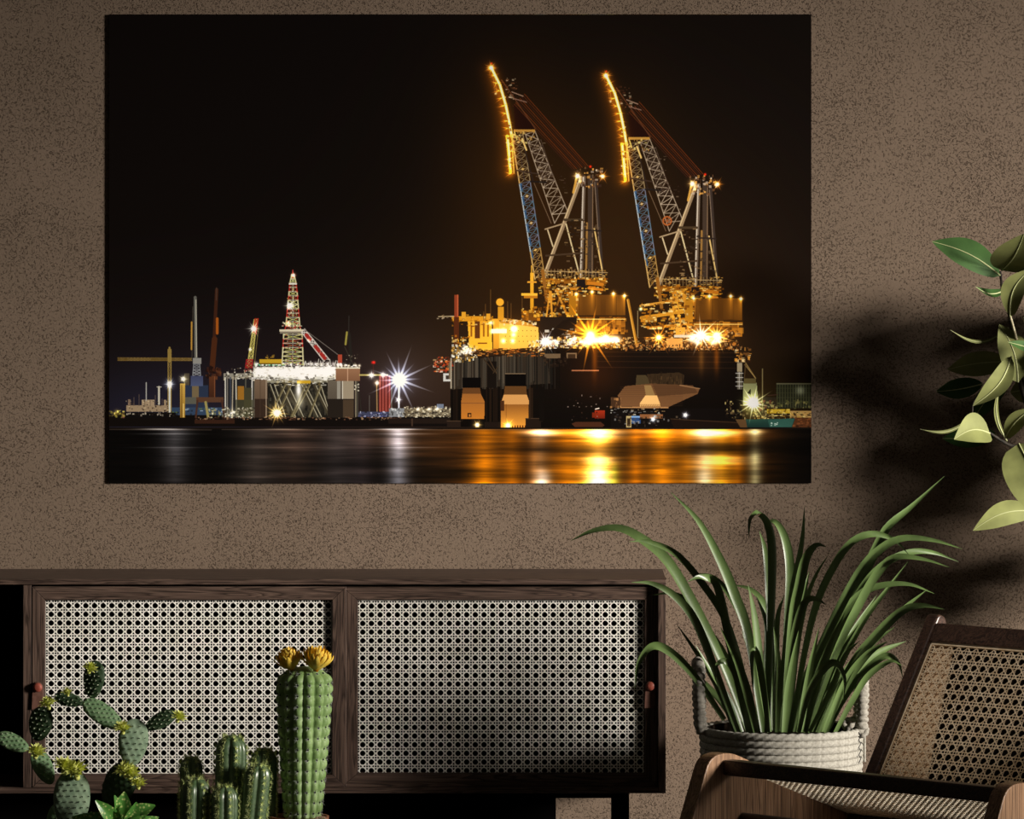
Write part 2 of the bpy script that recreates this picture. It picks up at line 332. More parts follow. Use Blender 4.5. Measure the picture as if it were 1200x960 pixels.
    specks(314, 450, 386, 490, 200, [(44, 42, 34), (70, 66, 52), (20, 18, 16), (96, 92, 76)], (.8, 3), (2, 8), .6)
    for x, d, w_ in ((316, 14, 1.6), (321, 13, 1.2), (328, 17, 2.6), (336, 18, 2.8), (352, 19, 2.8), (357, 19, 1.4), (368, 18, 3.), (375, 12, 1.5)):
        line(x, 451, x+d, 489, w_, (64, 58, 44)); line(x+w_*.6, 451, x+d+w_*.6, 489, .9, (206, 200, 172), .85)
    for x, d in ((334, 18), (341, 17), (363, 20), (358, 17), (376, 14)):
        line(x, 451, x-d, 489, 1.8, (92, 84, 60)); line(x+1.2, 451, x-d+1.2, 489, .7, (176, 164, 120), .8)
    rect(313, 443, 390, 449, (150, 146, 126)); specks(313, 442, 390, 453, 130, [(232, 230, 220), (60, 56, 48), (190, 180, 150), (120, 104, 60)], (1, 4), (.8, 2)); rect(348, 446.5, 364, 450, (200, 160, 40))
    glow(350, 457, 3, (230, 235, 240), 1., 8); glow(351, 472, 4, (120, 124, 120), .7, 8)
    rect(384, 446, 415, 469, (100, 92, 80), shade=(84, 76, 66)); rect(395, 446, 399, 468, (146, 142, 132)); rect(402, 446, 414.5, 469, (150, 138, 118)); line(401.5, 446, 401.5, 489, 1, (210, 205, 190)); rect(384, 468, 415, 490, (34, 28, 23)); rect(402, 469, 414.5, 490, (70, 56, 42))
    rect(416, 447, 420, 489, (64, 60, 52)); line(417, 447, 417, 489, 1, (140, 130, 110)); line(420, 450, 424, 488, 1, (44, 40, 34)); specks(415, 450, 421, 460, 10, [(226, 220, 200)], (1, 2))
    rect(297, 430.5, 394, 445, (214, 214, 206)); specks(297, 430, 394, 446, 330, [(255, 255, 255), (255, 255, 255), (140, 136, 126), (70, 64, 58), (236, 232, 214)], (1, 5), (.6, 2.2)); specks(300, 426, 420, 431, 150, [(255, 255, 255), (200, 196, 180), (90, 80, 70)], (.8, 2.2))
    for x in np.arange(345, 392, 3.2): glow(x, 438+R.uniform(-6, 4), 3.2, (255, 255, 255), .9)
    for x in np.arange(302, 345, 6): glow(x, 437, 4, (200, 200, 200), .6)
    for x in np.arange(300, 400, 7): glow(x, 427, 2.4, (255, 255, 250), .7)
    for x in np.arange(352, 400, 4): line(x, 430, x+R.uniform(-2, 2), 423+R.uniform(-2, 3), .8, (220, 220, 210))
    rect(393.5, 432, 422, 447, (150, 110, 82), shade=(124, 88, 64)); line(407.5, 432, 407.5, 447, .7, (220, 180, 150)); rect(393.5, 431, 422, 432.3, (230, 224, 200))
    for x in np.arange(396, 422, 4.2): glow(x, 429, 1.5, (255, 250, 220), 1.)
    for x in np.arange(300, 334, 4): glow(x, 428, 1.1, (60, 220, 130), .8)
    rect(304, 421.5, 331, 426, (196, 158, 40)); rect(304, 426, 331, 427.5, (110, 84, 24)); specks(312, 417, 322, 422, 10, [(150, 116, 40)], (1, 3))
    # derrick
    def der(y):
        return np.interp(y, [320, 332, 346, 384, 392, 428], [342.5, 339.8, 338.5, 335, 332.5, 330.5]), np.interp(y, [320, 332, 346, 384, 392, 428], [344, 347, 348.5, 351.5, 354, 355.5])
    ys = np.linspace(322, 428, 22)
    for i in range(21):
        l0, r0 = der(ys[i]); l1, r1 = der(ys[i+1]); red = i in (2, 3, 5, 8, 9, 12, 15, 16); c = (176, 46, 36) if red else (214, 210, 160)
        for s_ in ((l0, l1), (r0, r1)): line(s_[0], ys[i], s_[1], ys[i+1], 1.5, c)
        c2 = (150, 80, 56) if red else (190, 190, 110)
        line(l0, ys[i], r1, ys[i+1], .9, c2); line(r0, ys[i], l1, ys[i+1], .9, c2); line(l0, ys[i], r0, ys[i], .8, (210, 200, 180))
        m = (l0+r0)/2; line(m, ys[i], (l1+r1)/2, ys[i+1], 1.1, (200, 206, 150) if i % 2 else (120, 120, 110))
    rect(327.5, 386.5, 355.5, 389, (214, 206, 180)); rect(328, 389, 355, 391.4, (130, 120, 104)); specks(330, 378, 353, 387, 40, [(240, 236, 200), (150, 140, 80), (190, 60, 50)], (.8, 2.4)); rect(338.5, 332, 348, 334, (225, 222, 210))
    specks(336, 340, 350, 384, 50, [(240, 236, 190), (196, 190, 90), (200, 60, 44)], (.7, 2.)); specks(332, 392, 354, 428, 70, [(226, 222, 190), (150, 40, 34), (120, 130, 70)], (.7, 2.2)); line(343.2, 317, 343.2, 326, 1.2, (190, 60, 50))
    truss((353.5, 390), (380, 424), (357, 386), (386, 422), 9, 1., (206, 198, 190), 1.3)
    for t in (.15, .55, .8): line(355+27*t, 388+34*t, 359+27*t, 393+34*t, 4.2, (160, 44, 38))
    line(356, 386, 400, 419, .8, (120, 112, 106)); rect(396, 416, 401, 426, (170, 70, 50))
    line(409, 371, 408.6, 394, 1.2, (44, 40, 36)); line(409.2, 392, 412, 428, 3.4, (36, 32, 28)); line(406.6, 390, 405, 404, 2.4, (150, 140, 64)); line(404, 407, 414, 428, .8, (60, 54, 46)); specks(404, 416, 420, 428, 30, [(70, 60, 50), (40, 34, 30), (150, 140, 120)], (.8, 2))
    # to the right of the rig
    rect(421, 438.8, 455, 441.2, (176, 160, 96)); rect(444, 441, 458, 487, (98, 36, 32), shade=(112, 44, 36))
    for x in (445.5, 449, 452.5, 456.5): line(x, 441, x, 487, .9, (186, 92, 80))
    line(441.5, 449, 442, 487, 1.1, (176, 140, 90)); line(459, 455, 459, 487, .8, (130, 124, 110)); rect(435, 424, 440, 427, (120, 34, 30)); line(437.5, 427, 437.5, 440, .7, (80, 40, 34))
    line(433, 464, 433, 486, .7, (100, 96, 90)); line(467.5, 446, 467.5, 489, 1.9, (216, 222, 236))
    rect(420, 483, 460, 489, (60, 64, 90)); specks(420, 483, 460, 490, 60, [(200, 204, 230), (90, 96, 160), (30, 26, 24)], (.8, 3), (.8, 2)); rect(456, 479, 474, 489, (130, 134, 140)); specks(456, 478, 474, 489, 20, [(210, 214, 216), (50, 48, 46)], (1, 3))
    rect(474, 479, 530, 489, (104, 94, 76)); specks(472, 477, 530, 490, 260, [(232, 226, 200), (60, 52, 44), (150, 136, 106), (200, 190, 160), (30, 26, 22)], (.7, 3), (.7, 2)); rect(512, 474, 520, 479, (110, 120, 140))
    for x in (490, 503, 529, 512): glow(x, 480, 2, (255, 250, 220), 1.)
    # quay
    rect(128, 490.5, 530, 500.5, (15, 10, 8)); specks(228, 489.5, 470, 492.5, 220, [(120, 80, 56), (70, 44, 32), (160, 130, 100), (20, 14, 10)], (1, 3), (.8, 1.8)); rect(228, 492.5, 275, 497, (52, 30, 20)); rect(455, 491, 530, 497, (30, 21, 16)); rect(482, 491, 484, 500, (60, 44, 34))
    # ------------ the big crane vessel
    AM = [(255, 190, 60), (214, 130, 24), (120, 66, 12), (255, 224, 140), (60, 32, 8)]
    # hull
    poly([(528, 423), (590, 416), (636, 409), (740, 408), (866, 410), (872, 430), (872, 470), (862, 500), (830, 503), (528, 501)], (21, 13, 8), shade=(10, 6, 4))
    poly([(528, 424), (590, 417), (640, 410), (645, 450), (528, 457)], (46, 38, 30))
    for k in range(90):
        x = R.uniform(529, 660); t = (x-529)/131; c = R.choice([34, 60, 92, 120, 20]); c = c*(1-.65*t); line(x, 424-12*min(1, t*1.15), x+R.uniform(-.4, .4), 456-R.uniform(0, 12)*(R.rand() > .6), R.uniform(.6, 1.8), (c, c*.9, c*.76), .8)
    for k in range(26):
        x = R.uniform(529, 640); line(x, 456, x, 494, R.uniform(.8, 2), (38, 25, 15), .6)
    rect(571, 424, 582, 455, (20, 14, 10)); line(566, 420, 579, 436, 1.3, (54, 40, 26)); line(572, 419, 582, 438, 1.3, (66, 50, 34)); line(584, 430, 578, 438, 1, (60, 46, 30))
    rect(542, 443, 563.5, 455, (8, 5, 4)); rect(592, 439, 616.5, 453.5, (8, 5, 4)); rect(592, 438, 616, 439.2, (120, 100, 76))
    poly([(542.7, 455), (562.5, 455), (564, 463), (541.5, 463)], (96, 60, 30)); poly([(542, 462), (563.5, 462), (568, 471), (567.7, 491.5), (540.5, 491.5), (540.5, 471)], (150, 94, 42), shade=(190, 116, 40))
    rect(540.5, 472.5, 567.8, 473.3, (130, 80, 40)); rect(548, 484.5, 552.5, 489.5, (50, 28, 14)); rect(549.3, 486, 551.5, 489, (190, 120, 50))
    poly([(591.7, 453), (616.7, 453), (617.5, 463), (590.5, 463)], (90, 58, 28)); poly([(590.5, 463), (617.5, 463), (620, 470), (620, 474.6), (587, 474.6), (588, 470)], (204, 148, 84)); rect(587, 474.6, 619.5, 502, (142, 88, 36), shade=(232, 156, 56)); rect(586.6, 470, 591, 482, (70, 40, 20)); rect(593, 474, 593.6, 500, (110, 64, 26))
    for x in np.arange(600, 618, 3): rect(x, 499, x+1.5, 502, (90, 40, 10))
    rect(524, 494, 540, 502, (34, 24, 18)); rect(568, 495, 587, 502, (28, 19, 14)); rect(616, 491, 634, 503, (30, 20, 14)); line(524, 494, 540, 494, .8, (80, 60, 44)); line(616, 491, 634, 491, .8, (74, 54, 38)); rect(620, 454, 622, 492, (44, 30, 20)); rect(632, 454, 638, 494, (14, 9, 6))
    for y in (413, 418, 424, 431): line(700, y, 865, y+1, .7, (52, 32, 18), .7)
    rect(670, 434, 702, 435.3, (156, 98, 66)); rect(638, 415, 657, 420.5, (104, 84, 62)); rect(664, 414, 676, 420.5, (120, 96, 70)); rect(665.5, 415.5, 674.5, 420.5, (50, 36, 24)); specks(636, 420, 664, 430, 30, [(52, 38, 26), (30, 20, 14)], (1, 4)); glow(700, 440, 30, (26, 11, 2), 1., 26); glow(822, 425, 18, (30, 16, 4), .8, 14)
    # barge silhouettes seen under the deck
    poly([(745, 453), (746, 440), (757, 440), (766, 452)], (66, 54, 34)); poly([(758, 439), (796, 437), (802, 440), (801, 452), (762, 452)], (50, 36, 22)); specks(760, 438, 801, 452, 40, [(74, 54, 32), (34, 24, 14)], (.8, 1.6), (2, 8))
    poly([(727, 477), (724, 464), (732.5, 453), (764, 450), (820, 456), (818, 462), (782.5, 478)], (98, 66, 40), shade=(120, 82, 50)); poly([(764, 450), (812, 452), (818, 461), (771, 465)], (84, 56, 34))
    for y in np.arange(454, 477, 2.2): line(727, y, 800, y, .5, (70, 44, 26), .6)
    line(797, 452, 820, 456, 1.2, (140, 104, 70)); poly([(756.5, 463.8), (770, 463.8), (773.8, 474), (773.8, 476.8), (750, 476.8), (750, 473)], (232, 182, 112)); poly([(755, 452), (763, 452), (768, 464), (757, 464)], (138, 108, 66))
    for x in np.arange(751, 774, 1.6): line(x, 474.5, x+1, 477, .6, (120, 80, 44))
    line(727, 478, 783, 478.4, 1.4, (176, 128, 80)); rect(716, 466, 727, 478, (64, 42, 26)); specks(716, 466, 730, 478, 16, [(170, 120, 70), (90, 60, 36)], (1, 3))
    rect(716, 479, 870, 502, (15, 10, 8)); specks(716, 479, 780, 488, 60, [(190, 190, 180), (90, 90, 96), (30, 24, 20), (150, 120, 80)], (1, 4), (.7, 1.6)); rect(737, 488.5, 751, 497, (40, 66, 112)); rect(740, 488, 750, 490, (120, 160, 210)); rect(750, 486, 777, 491, (132, 84, 50)); rect(734, 488, 740, 503, (180, 160, 110)); rect(735, 491, 739, 500, (50, 36, 22))
    specks(720, 488, 800, 500, 70, [(50, 40, 34), (90, 76, 60), (24, 18, 14), (150, 150, 150)], (1, 3)); rect(697, 481.5, 709, 491, (156, 44, 20), shade=(104, 28, 12)); rect(694, 484, 698, 490, (110, 34, 14)); line(698, 480, 702, 479, 1.2, (255, 236, 220)); poly([(670, 497), (675, 495), (704, 495), (709, 499), (706, 501), (674, 501)], (66, 36, 22)); specks(664, 462, 712, 496, 26, [(70, 44, 30), (150, 130, 120), (30, 20, 14)], (.8, 1.8))
    poly([(786, 492), (862, 494), (872, 502), (790, 502)], (26, 16, 11)); specks(850, 470, 900, 492, 120, [(120, 100, 66), (60, 46, 30), (190, 170, 110), (26, 18, 12)], (.8, 3)); line(786, 491.5, 865, 496, .7, (70, 48, 30))
    # right tip
    rect(864, 424, 870, 457, (90, 84, 72)); rect(864, 426, 870, 436, (150, 136, 110))
    for y in (438, 443, 448, 453): line(862.5, y, 871, y, .8, (200, 196, 190))
    line(866.5, 437, 866.5, 456, .7, (200, 196, 190)); specks(862, 408, 880, 424, 50, [(220, 150, 60), (120, 76, 34), (50, 30, 16), (240, 210, 150)], (1, 4)); line(874, 426, 885, 443, 1.5, (130, 104, 60)); line(873, 428, 886, 444, .6, (180, 150, 90)); line(874, 427, 872, 450, .7, (90, 70, 44))
    poly([(871, 449), (887, 449), (889, 476), (871, 476)], (132, 134, 92), shade=(176, 178, 120)); rect(872, 444, 886, 450, (92, 80, 46)); poly([(876, 461), (880, 456), (880, 463)], (24, 22, 14)); line(893.7, 433, 893.7, 484, 1.2, (140, 126, 84))
    rect(910, 450, 951, 479, (44, 44, 30)); rect(910, 449.5, 951, 451, (120, 116, 90))
    for x in np.arange(911, 951, 3.1): line(x, 451, x, 478, .8, (96, 100, 66), .8)
    for y in (455.5, 461, 466.5, 472): line(910, y, 951, y, .8, (70, 72, 48), .8)
    specks(912, 470, 951, 479, 40, [(160, 150, 90), (90, 90, 50)], (1, 3)); glow(938, 458, 5, (130, 136, 120), .8); line(900, 464, 912, 463, .8, (80, 54, 44)); rect(895, 466, 910, 479, (50, 42, 30)); specks(890, 470, 912, 486, 60, [(176, 166, 100), (60, 50, 30), (110, 60, 44)], (1, 4))
    rect(899, 480, 926, 485, (212, 176, 50)); specks(899, 480, 926, 485, 16, [(110, 84, 20), (240, 220, 120)], (1, 3)); rect(926, 482, 951, 490, (186, 148, 86)); specks(880, 484, 951, 492, 120, [(230, 210, 130), (110, 90, 50), (50, 36, 22), (180, 140, 60)], (1, 4), (.8, 2)); rect(928, 490, 951, 502, (84, 48, 26)); specks(928, 490, 951, 502, 30, [(130, 76, 40), (40, 24, 14)], (1, 4), (.8, 2))
    poly([(873, 492), (932, 491), (928, 502), (873, 502)], (38, 72, 64), shade=(24, 46, 42)); poly([(900, 492), (931, 491), (928, 501), (902, 501)], (48, 88, 78)); specks(904, 496, 912, 500, 8, [(190, 210, 200)], (1, 2.2)); poly([(862, 492), (874, 492), (876, 502), (868, 502)], (92, 66, 40))
    rect(528, 502, 951, 503.2, (26, 16, 8))
    # deck line clutter and living quarters
    poly([(548, 374), (576, 372), (577, 411), (550, 412)], (240, 172, 42), shade=(255, 196, 60)); rect(556.5, 377, 562.5, 397, (96, 52, 20)); 
    for x in (551.5, 566, 571): rect(x, 378, x+1.8, 395, (150, 90, 20))
    rect(529.5, 371, 578, 377, (220, 150, 34)); specks(529, 369, 578, 383, 60, AM, (1, 3.5), (1, 2)); rect(541, 366, 546, 374, (226, 160, 44)); rect(570, 368, 575, 374, (226, 160, 44)); rect(552, 400, 576, 408, (255, 190, 50)); rect(560, 402, 571, 403.5, (130, 70, 20))
    poly([(585, 377), (631, 384), (632, 407), (585, 411)], (250, 196, 88), shade=(252, 186, 74)); poly([(590, 373), (612, 376), (631, 384), (585, 379)], (200, 140, 50)); specks(590, 374, 628, 381, 60, [(255, 230, 160), (120, 80, 34), (230, 220, 200)], (1, 3))
    for x in np.arange(592, 630, 5): rect(x, 387.5, x+1, 388.7, (140, 90, 36)); rect(x, 394, x+1, 395.2, (140, 90, 36)); rect(x+1, 400, x+2, 401.2, (140, 90, 36))
    rect(578, 374, 585, 411, (236, 170, 50), shade=(214, 150, 44)); rect(583.5, 360, 590.5, 376, (214, 148, 36)); glow(586, 354.4, 3.6, (120, 80, 6), .4)
    b = box_of(580, 349, 592, 360); qx, qy = grid(b); put(b, np.clip((4.5-np.hypot(qx-586, qy-354.6))*2+.5, 0, 1), (250, 176, 48))
    for x in (602, 603.5): glow(x, 386, 3, (255, 250, 220), .9)
    for x, y in ((602, 386), (602, 393), (601, 400), (590, 400), (583, 388), (590, 388), (577, 389), (576, 379)): glow(x, y, 2.4, (255, 246, 210), 1.)
    rect(576, 386, 594, 391, (255, 250, 236)); rect(532.5, 346, 537.5, 372, (140, 60, 34)); line(536.4, 346, 536.4, 372, 1, (200, 100, 60)); rect(532, 372, 538, 405, (84, 40, 18)); line(514, 371.5, 532, 371, 1., (200, 180, 140)); specks(512, 369, 533, 374, 14, [(150, 120, 80), (200, 180, 150)], (1, 3), (.6, 1.2))
    for x, y in ((569, 357), (575, 340), (595, 354), (599, 356), (612, 348), (567, 366)): line(x, y, x, 376, .7, (110, 74, 34))
    specks(530, 393, 550, 412, 60, AM, (1, 3)); specks(530, 405, 560, 424, 160, [(255, 255, 240), (230, 220, 190), (120, 90, 40), (60, 50, 40), (255, 200, 90)], (1, 3.4)); glow(547, 411, 5, (255, 255, 240), .9, 4)
    specks(552, 409, 636, 418, 150, [(170, 90, 30), (90, 50, 20), (214, 140, 60), (40, 22, 12)], (1, 5), (.8, 1.8)); specks(620, 400, 640, 412, 60, [(255, 250, 220), (255, 214, 120), (100, 60, 24)], (1, 3)); specks(509, 419, 530, 436, 110, [(230, 120, 50), (250, 240, 220), (150, 120, 80), (90, 40, 20), (190, 60, 30)], (1, 4), (1, 2.4)); rect(519.5, 438, 529, 447.5, (200, 200, 196)); rect(522.5, 440.5, 528, 445, (60, 50, 44)); rect(526, 425, 529, 445, (110, 96, 76))
    rect(528, 420, 529.5, 456, (170, 160, 140))
    # cranes
    def crane(ox, oy, k):
        P = lambda x, y: (x+ox, y+oy)
        def ln(xa, ya, xb, yb, w, c, al=1.): line(xa+ox, ya+oy, xb+ox, yb+oy, w, c, al)
        def sp(xa, ya, xb, yb, n, cols, s=(1, 3), sy=None): specks(xa+ox, ya+oy, xb+ox, yb+oy, n, cols, s, sy)
        # pendant ropes
        for j in range(9): ln(601+j*1.7, 124-j*1.7, 671+j*2.3, 199-j*.5, .8, (62+(j % 3)*26, 30+(j % 3)*10, 20), .95)
        poly([P(602, 122), P(627, 150), P(628, 153), P(604, 153)], (34, 14, 8)); ln(579, 82, 582, 110, .5, (110, 80, 50)); ln(577, 82, 580, 108, .5, (90, 66, 40)); glow(581+ox, 110+oy, 1.2, (230, 220, 180), .8)
        # head sheaves
        sp(590, 92, 606, 118, 46, [(120, 74, 44), (70, 40, 26), (200, 180, 150), (40, 24, 16)], (1, 4), (1, 2)); ln(588, 94, 628, 152, 1.1, (96, 56, 34)); ln(600, 108, 613, 113, 1.3, (150, 120, 100)); ln(603, 116, 617, 120, 1.3, (130, 96, 80))
        # front leg of the boom, blue lower down
        n = 21
        for i in range(n):
            t, u = i/n, (i+1)/n; la = np.array((600, 160))*(1-t)+np.array((627, 328))*t; lb = np.array((600, 160))*(1-u)+np.array((627, 328))*u
            ra = np.array((613, 158))*(1-t)+np.array((638, 322))*t; rb = np.array((613, 158))*(1-u)+np.array((638, 322))*u
            c = (150, 128, 92) if t < .3 else (92+24*(i % 2), 122, 146) if t < .8 else (180, 140, 76); c2 = tuple(v*.85 for v in c); cl = (176, 190, 200) if .3 < t < .8 else (210, 170, 100)
            ln(*la, *lb, 1.5, cl); ln(*ra, *rb, 1.2, c); ln(*la, *rb, .8, c2); ln(*ra, *lb, .8, c); ln(*la, *ra, .8, c2); m = (la+ra)/2; m2 = (lb+rb)/2; ln(*m, *m2, .9, (58, 46, 44))
            if .28 < t < .85 and i % 2: ln(la[0]+1.5, la[1], lb[0]+1.5, lb[1], 2.2, (44, 92, 146), .7)
            if i % 4 == 1: glow(m[0]+ox, m[1]+oy, 1.6, (255, 214, 110), .7)
        # rear leg
        truss(P(616, 158), P(650, 262), P(627, 154), P(666, 250), 10, .9, (164, 146, 124), 1.1); truss(P(622, 168), P(640, 222), P(634, 164), P(652, 218), 8, .6, (84, 68, 58), .7); sp(618, 165, 648, 215, 30, [(44, 30, 22), (110, 90, 74), (150, 130, 104)], (1, 4), (.7, 1.6)); sp(640, 205, 664, 255, 26, [(60, 44, 34), (120, 100, 80)], (1, 4), (.7, 1.6))
        ln(626, 215, 646, 262, .8, (120, 96, 74)); ln(615, 175, 625, 213, 1.6, (44, 32, 26)); rect(602+ox, 152+oy, 627+ox, 155+oy, (190, 140, 60)); ln(603, 155, 606, 164, 1.5, (206, 190, 100)); ln(612, 163, 617, 176, 2., (236, 200, 120)); sp(602, 155, 628, 168, 30, [(200, 150, 70), (90, 60, 34), (230, 210, 130)], (1, 3)); ln(605, 200, 630, 204, 1.6, (60, 44, 34)); ln(622, 213, 640, 214, 2, (34, 26, 22))
        # mast
        rect(689+ox, 205+oy, 695.5+ox, 322+oy, (66, 52, 42)); ln(695, 205, 694, 320, .8, (140, 110, 80)); ln(688, 262, 687, 320, 2.4, (150, 110, 56))
        ln(681, 209, 637, 327, 4.6, (150, 126, 96)); ln(680, 209, 636, 326, 1.1, (222, 196, 150)); ln(684.6, 208, 680.5, 342, 4., (108, 92, 78)); ln(683.8, 208, 680, 342, 1.3, (214, 202, 184)); ln(698.5, 212, 706.5, 328, 3.4, (58, 46, 40)); ln(697, 214, 703, 300, 1., (130, 110, 92))
        ln(663.5, 263, 678, 318, 1.7, (214, 196, 150)); ln(696.5, 268, 706, 318, 1.7, (224, 190, 120)); ln(685, 270, 705, 271, 1.6, (40, 30, 26)); ln(639, 269, 662, 262, 1.7, (170, 146, 112)); ln(642, 270, 648, 289, 1.6, (210, 190, 150)); ln(662, 258, 682, 258, 3, (70, 54, 36)); ln(640, 300, 682, 297, 2., (70, 52, 36)); ln(686, 322, 708, 323, 1.8, (50, 38, 30))
        sp(674, 197, 706, 220, 70, [(110, 76, 50), (60, 40, 30), (190, 170, 150), (236, 170, 80)], (1, 3.5)); sp(662, 258, 690, 320, 70, [(56, 42, 32), (110, 86, 60), (34, 26, 20), (150, 120, 80)], (1, 5), (.8, 2.2)); sp(690, 262, 704, 320, 20, [(50, 38, 30), (90, 70, 50)], (1, 4)); ln(676, 208, 672, 226, 2.6, (214, 160, 70))
        # lit strip of the jib
        pts = [(576, 80), (586, 100), (593, 124), (597.5, 146), (600, 161)]
        for a, c_ in zip(pts, pts[1:]):
            ln(*a, *c_, 3.4, (255, 190, 60)); ln(*a, *c_, 1.9, (255, 250, 214))
        ln(594.5, 160, 598.5, 202, 3.8, (255, 178, 46)); ln(595, 162, 598.3, 198, 1.8, (255, 244, 190)); ln(599.5, 158, 602.5, 203, 1.6, (214, 150, 70))
        for i in range(15):
            t = i/14; x = np.interp(t, [0, .35, .75, 1], [576, 590, 599, 598]); y = 80+t*124; glow(x+ox, y+oy, 5, (190, 104, 14), .55); glow(x+ox-3, y+oy, 11, (60, 30, 2), .35)
            for a in (R.uniform(2.3, 3.0), R.uniform(3.0, 3.8), R.uniform(2.5, 3.6), R.uniform(-.8, .5)): line(x+ox, y+oy, x+ox+math.cos(a)*R.uniform(6, 12), y+oy+math.sin(a)*R.uniform(6, 12), 1., (255, 150, 40), .7, True, True)
        sp(594, 140, 600, 200, 30, [(255, 240, 180), (255, 180, 60), (160, 90, 30)], (1, 2.4))
        star(575.7+ox, 79.5+oy, 10, (255, 170, 70), 14, 1.6); glow(576+ox, 74.5+oy, 1., (220, 30, 10), 1.)
        star(677+ox, 206.5+oy, 9, (255, 200, 110), 12, 2.); star(706.5+ox, 207+oy, 11, (255, 150, 40), 12, 1.7); glow(692+ox, 195.6+oy, 1.3, (255, 30, 10), 1.2); glow(699+ox, 200+oy, 1., (240, 230, 210), 1.); glow(680+ox, 213+oy, 1.6, (255, 200, 100), 1.)
        # slewing platform
        sp(630, 316, 712, 328, 130, [(190, 140, 60), (120, 80, 34), (60, 40, 22), (230, 190, 110)], (1, 4), (.8, 2)); 
        for x in np.arange(638, 710, 4): ln(x, 316, x, 326, .7, (150, 120, 76))
        ln(634, 318, 712, 320, .8, (190, 160, 110)); rect(634+ox, 327+oy, 711+ox, 333+oy, (150, 92, 24)); sp(632, 326, 712, 345, 190, AM, (1, 5), (.8, 2.4)); ln(636, 318, 641, 352, 4., (150, 96, 34)); ln(659, 342, 650, 366, 2.2, (150, 96, 30)); ln(652, 340, 664, 368, 2.6, (200, 134, 44))
        rect(676+ox, 328+oy, 686+ox, 345+oy, (30, 22, 20)); ln(655, 335, 676, 339, 2.6, (180, 140, 80)); ln(690, 332, 706, 334, 4, (200, 120, 30)); ln(690, 338, 706, 340, 3, (214, 130, 36))
    crane(0, 0, 1); crane(134.5, 9.2, 1)
    b = box_of(775, 252, 790, 266); qx, qy = grid(b); d = np.hypot(qx-782, qy-259.2); put(b, np.clip((1.1-abs(d-4.8))*2, 0, 1), (180, 96, 44))
    for a in (0, 1.05, 2.1): line(782-4*math.cos(a), 259.2-4*math.sin(a), 782+4*math.cos(a), 259.2+4*math.sin(a), .9, (150, 80, 40))
    # machinery houses
    def house(x0, x1, y0, y1, lamps, mx):
        rect(x0, y0, x1, y1, (104, 62, 18), shade=(82, 48, 14))
        for x, y in lamps:
            b = box_of(x-9, y, x+9, y+26); qx, qy = grid(b); a = np.exp(-np.abs(qx-x)/(1.5+(qy-y)*.22))*np.exp(-(qy-y)/13); put(b, a*(qx > x0)*(qx < x1), (190, 124, 30), True)
            line(x+3.5, y0+2, x+3.5, y1, .5, (60, 34, 10), .7)
        rect(x0-2, y1, x1+1, y1+2, (50, 30, 12)); rect(x0-6, y1+2, x1, y1+19, (120, 70, 16), shade=(176, 110, 34))
        specks(x0-8, y1+2, x1, y1+21, 60, [(70, 40, 12), (214, 140, 40), (40, 24, 10), (150, 90, 24)], (2, 8), (2, 7), .8); line(x0, y1+4.5, x1, y1+4.5, 1., (255, 204, 110)); specks(mx, y0-8, x0+2, y1+20, 240, AM, (1, 6), (1, 3)); specks(mx, y0-12, x0+14, y0+2, 60, AM, (1, 6), (1, 2))
        for k in range(5): xx = R.uniform(mx, x0); line(xx, y0-4, xx+R.uniform(-8, 8), y1+10, 1.8, (220, 150, 46))
    house(674, 733, 346, 370, [(675.5, 345), (694, 342.5), (719, 344.6), (731.5, 347)], 640)
    house(812, 870, 350, 376, [(813, 350), (831.5, 347.5), (856.5, 347.5), (868, 350.5)], 786)
    rect(667, 347, 675, 370, (170, 110, 22)); rect(803, 352, 812, 378, (190, 126, 30))
    line(751, 359, 796, 352, 3, (214, 150, 54)); line(752, 373, 800, 366, 4.2, (214, 146, 40)); line(760, 385, 806, 380, 3, (190, 120, 34)); rect(751, 371, 770, 378, (180, 120, 34)); specks(752, 352, 806, 386, 120, AM, (1, 6), (1, 3)); line(762, 363, 762, 371, 1.5, (150, 96, 30)); rect(792, 384, 803, 394, (236, 164, 60)); line(747.5, 365, 747.5, 396, .9, (150, 130, 90)); line(736, 352, 746, 404, 3.2, (176, 118, 34)); line(735.3, 352, 745.3, 404, .8, (240, 180, 80))
    rect(621.5, 320, 625.5, 372, (250, 184, 50), shade=(214, 146, 30)); rect(611, 344, 630, 347, (250, 190, 60)); rect(614, 347, 630, 350, (190, 120, 30)); rect(618, 330, 629, 332, (230, 160, 50)); line(623, 312, 623, 322, 1.2, (240, 180, 60)); rect(612, 364, 634, 376, (110, 66, 18)); specks(610, 360, 640, 376, 50, AM, (1, 4)); line(637, 366, 637, 400, 1., (90, 84, 80)); rect(633, 372, 674, 390, (38, 26, 18)); specks(640, 386, 676, 408, 120, [(120, 110, 96), (220, 214, 200), (60, 44, 30), (255, 255, 250), (34, 24, 18)], (1, 5), (1, 3)); poly([(636, 398), (660, 376), (676, 372), (676, 380), (645, 402)], (30, 20, 14))
    # floodlit deck
    specks(636, 396, 733, 409, 260, [(255, 236, 190), (255, 200, 90), (190, 120, 40), (120, 70, 24), (40, 26, 14)], (1, 4), (.8, 3)); specks(728, 396, 806, 411, 200, [(190, 150, 90), (200, 130, 50), (100, 60, 26), (50, 32, 18), (220, 180, 110)], (1, 4), (.8, 2.6)); specks(776, 388, 868, 410, 230, [(190, 150, 100), (200, 120, 40), (90, 54, 24), (60, 36, 18), (230, 180, 110)], (1, 5), (.8, 3)); rect(781, 397, 800, 408, (226, 158, 76)); rect(790, 393, 822, 396, (210, 200, 180)); specks(730, 404, 870, 411, 220, [(90, 54, 26), (190, 120, 54), (40, 26, 16)], (.8, 2), (1, 3))
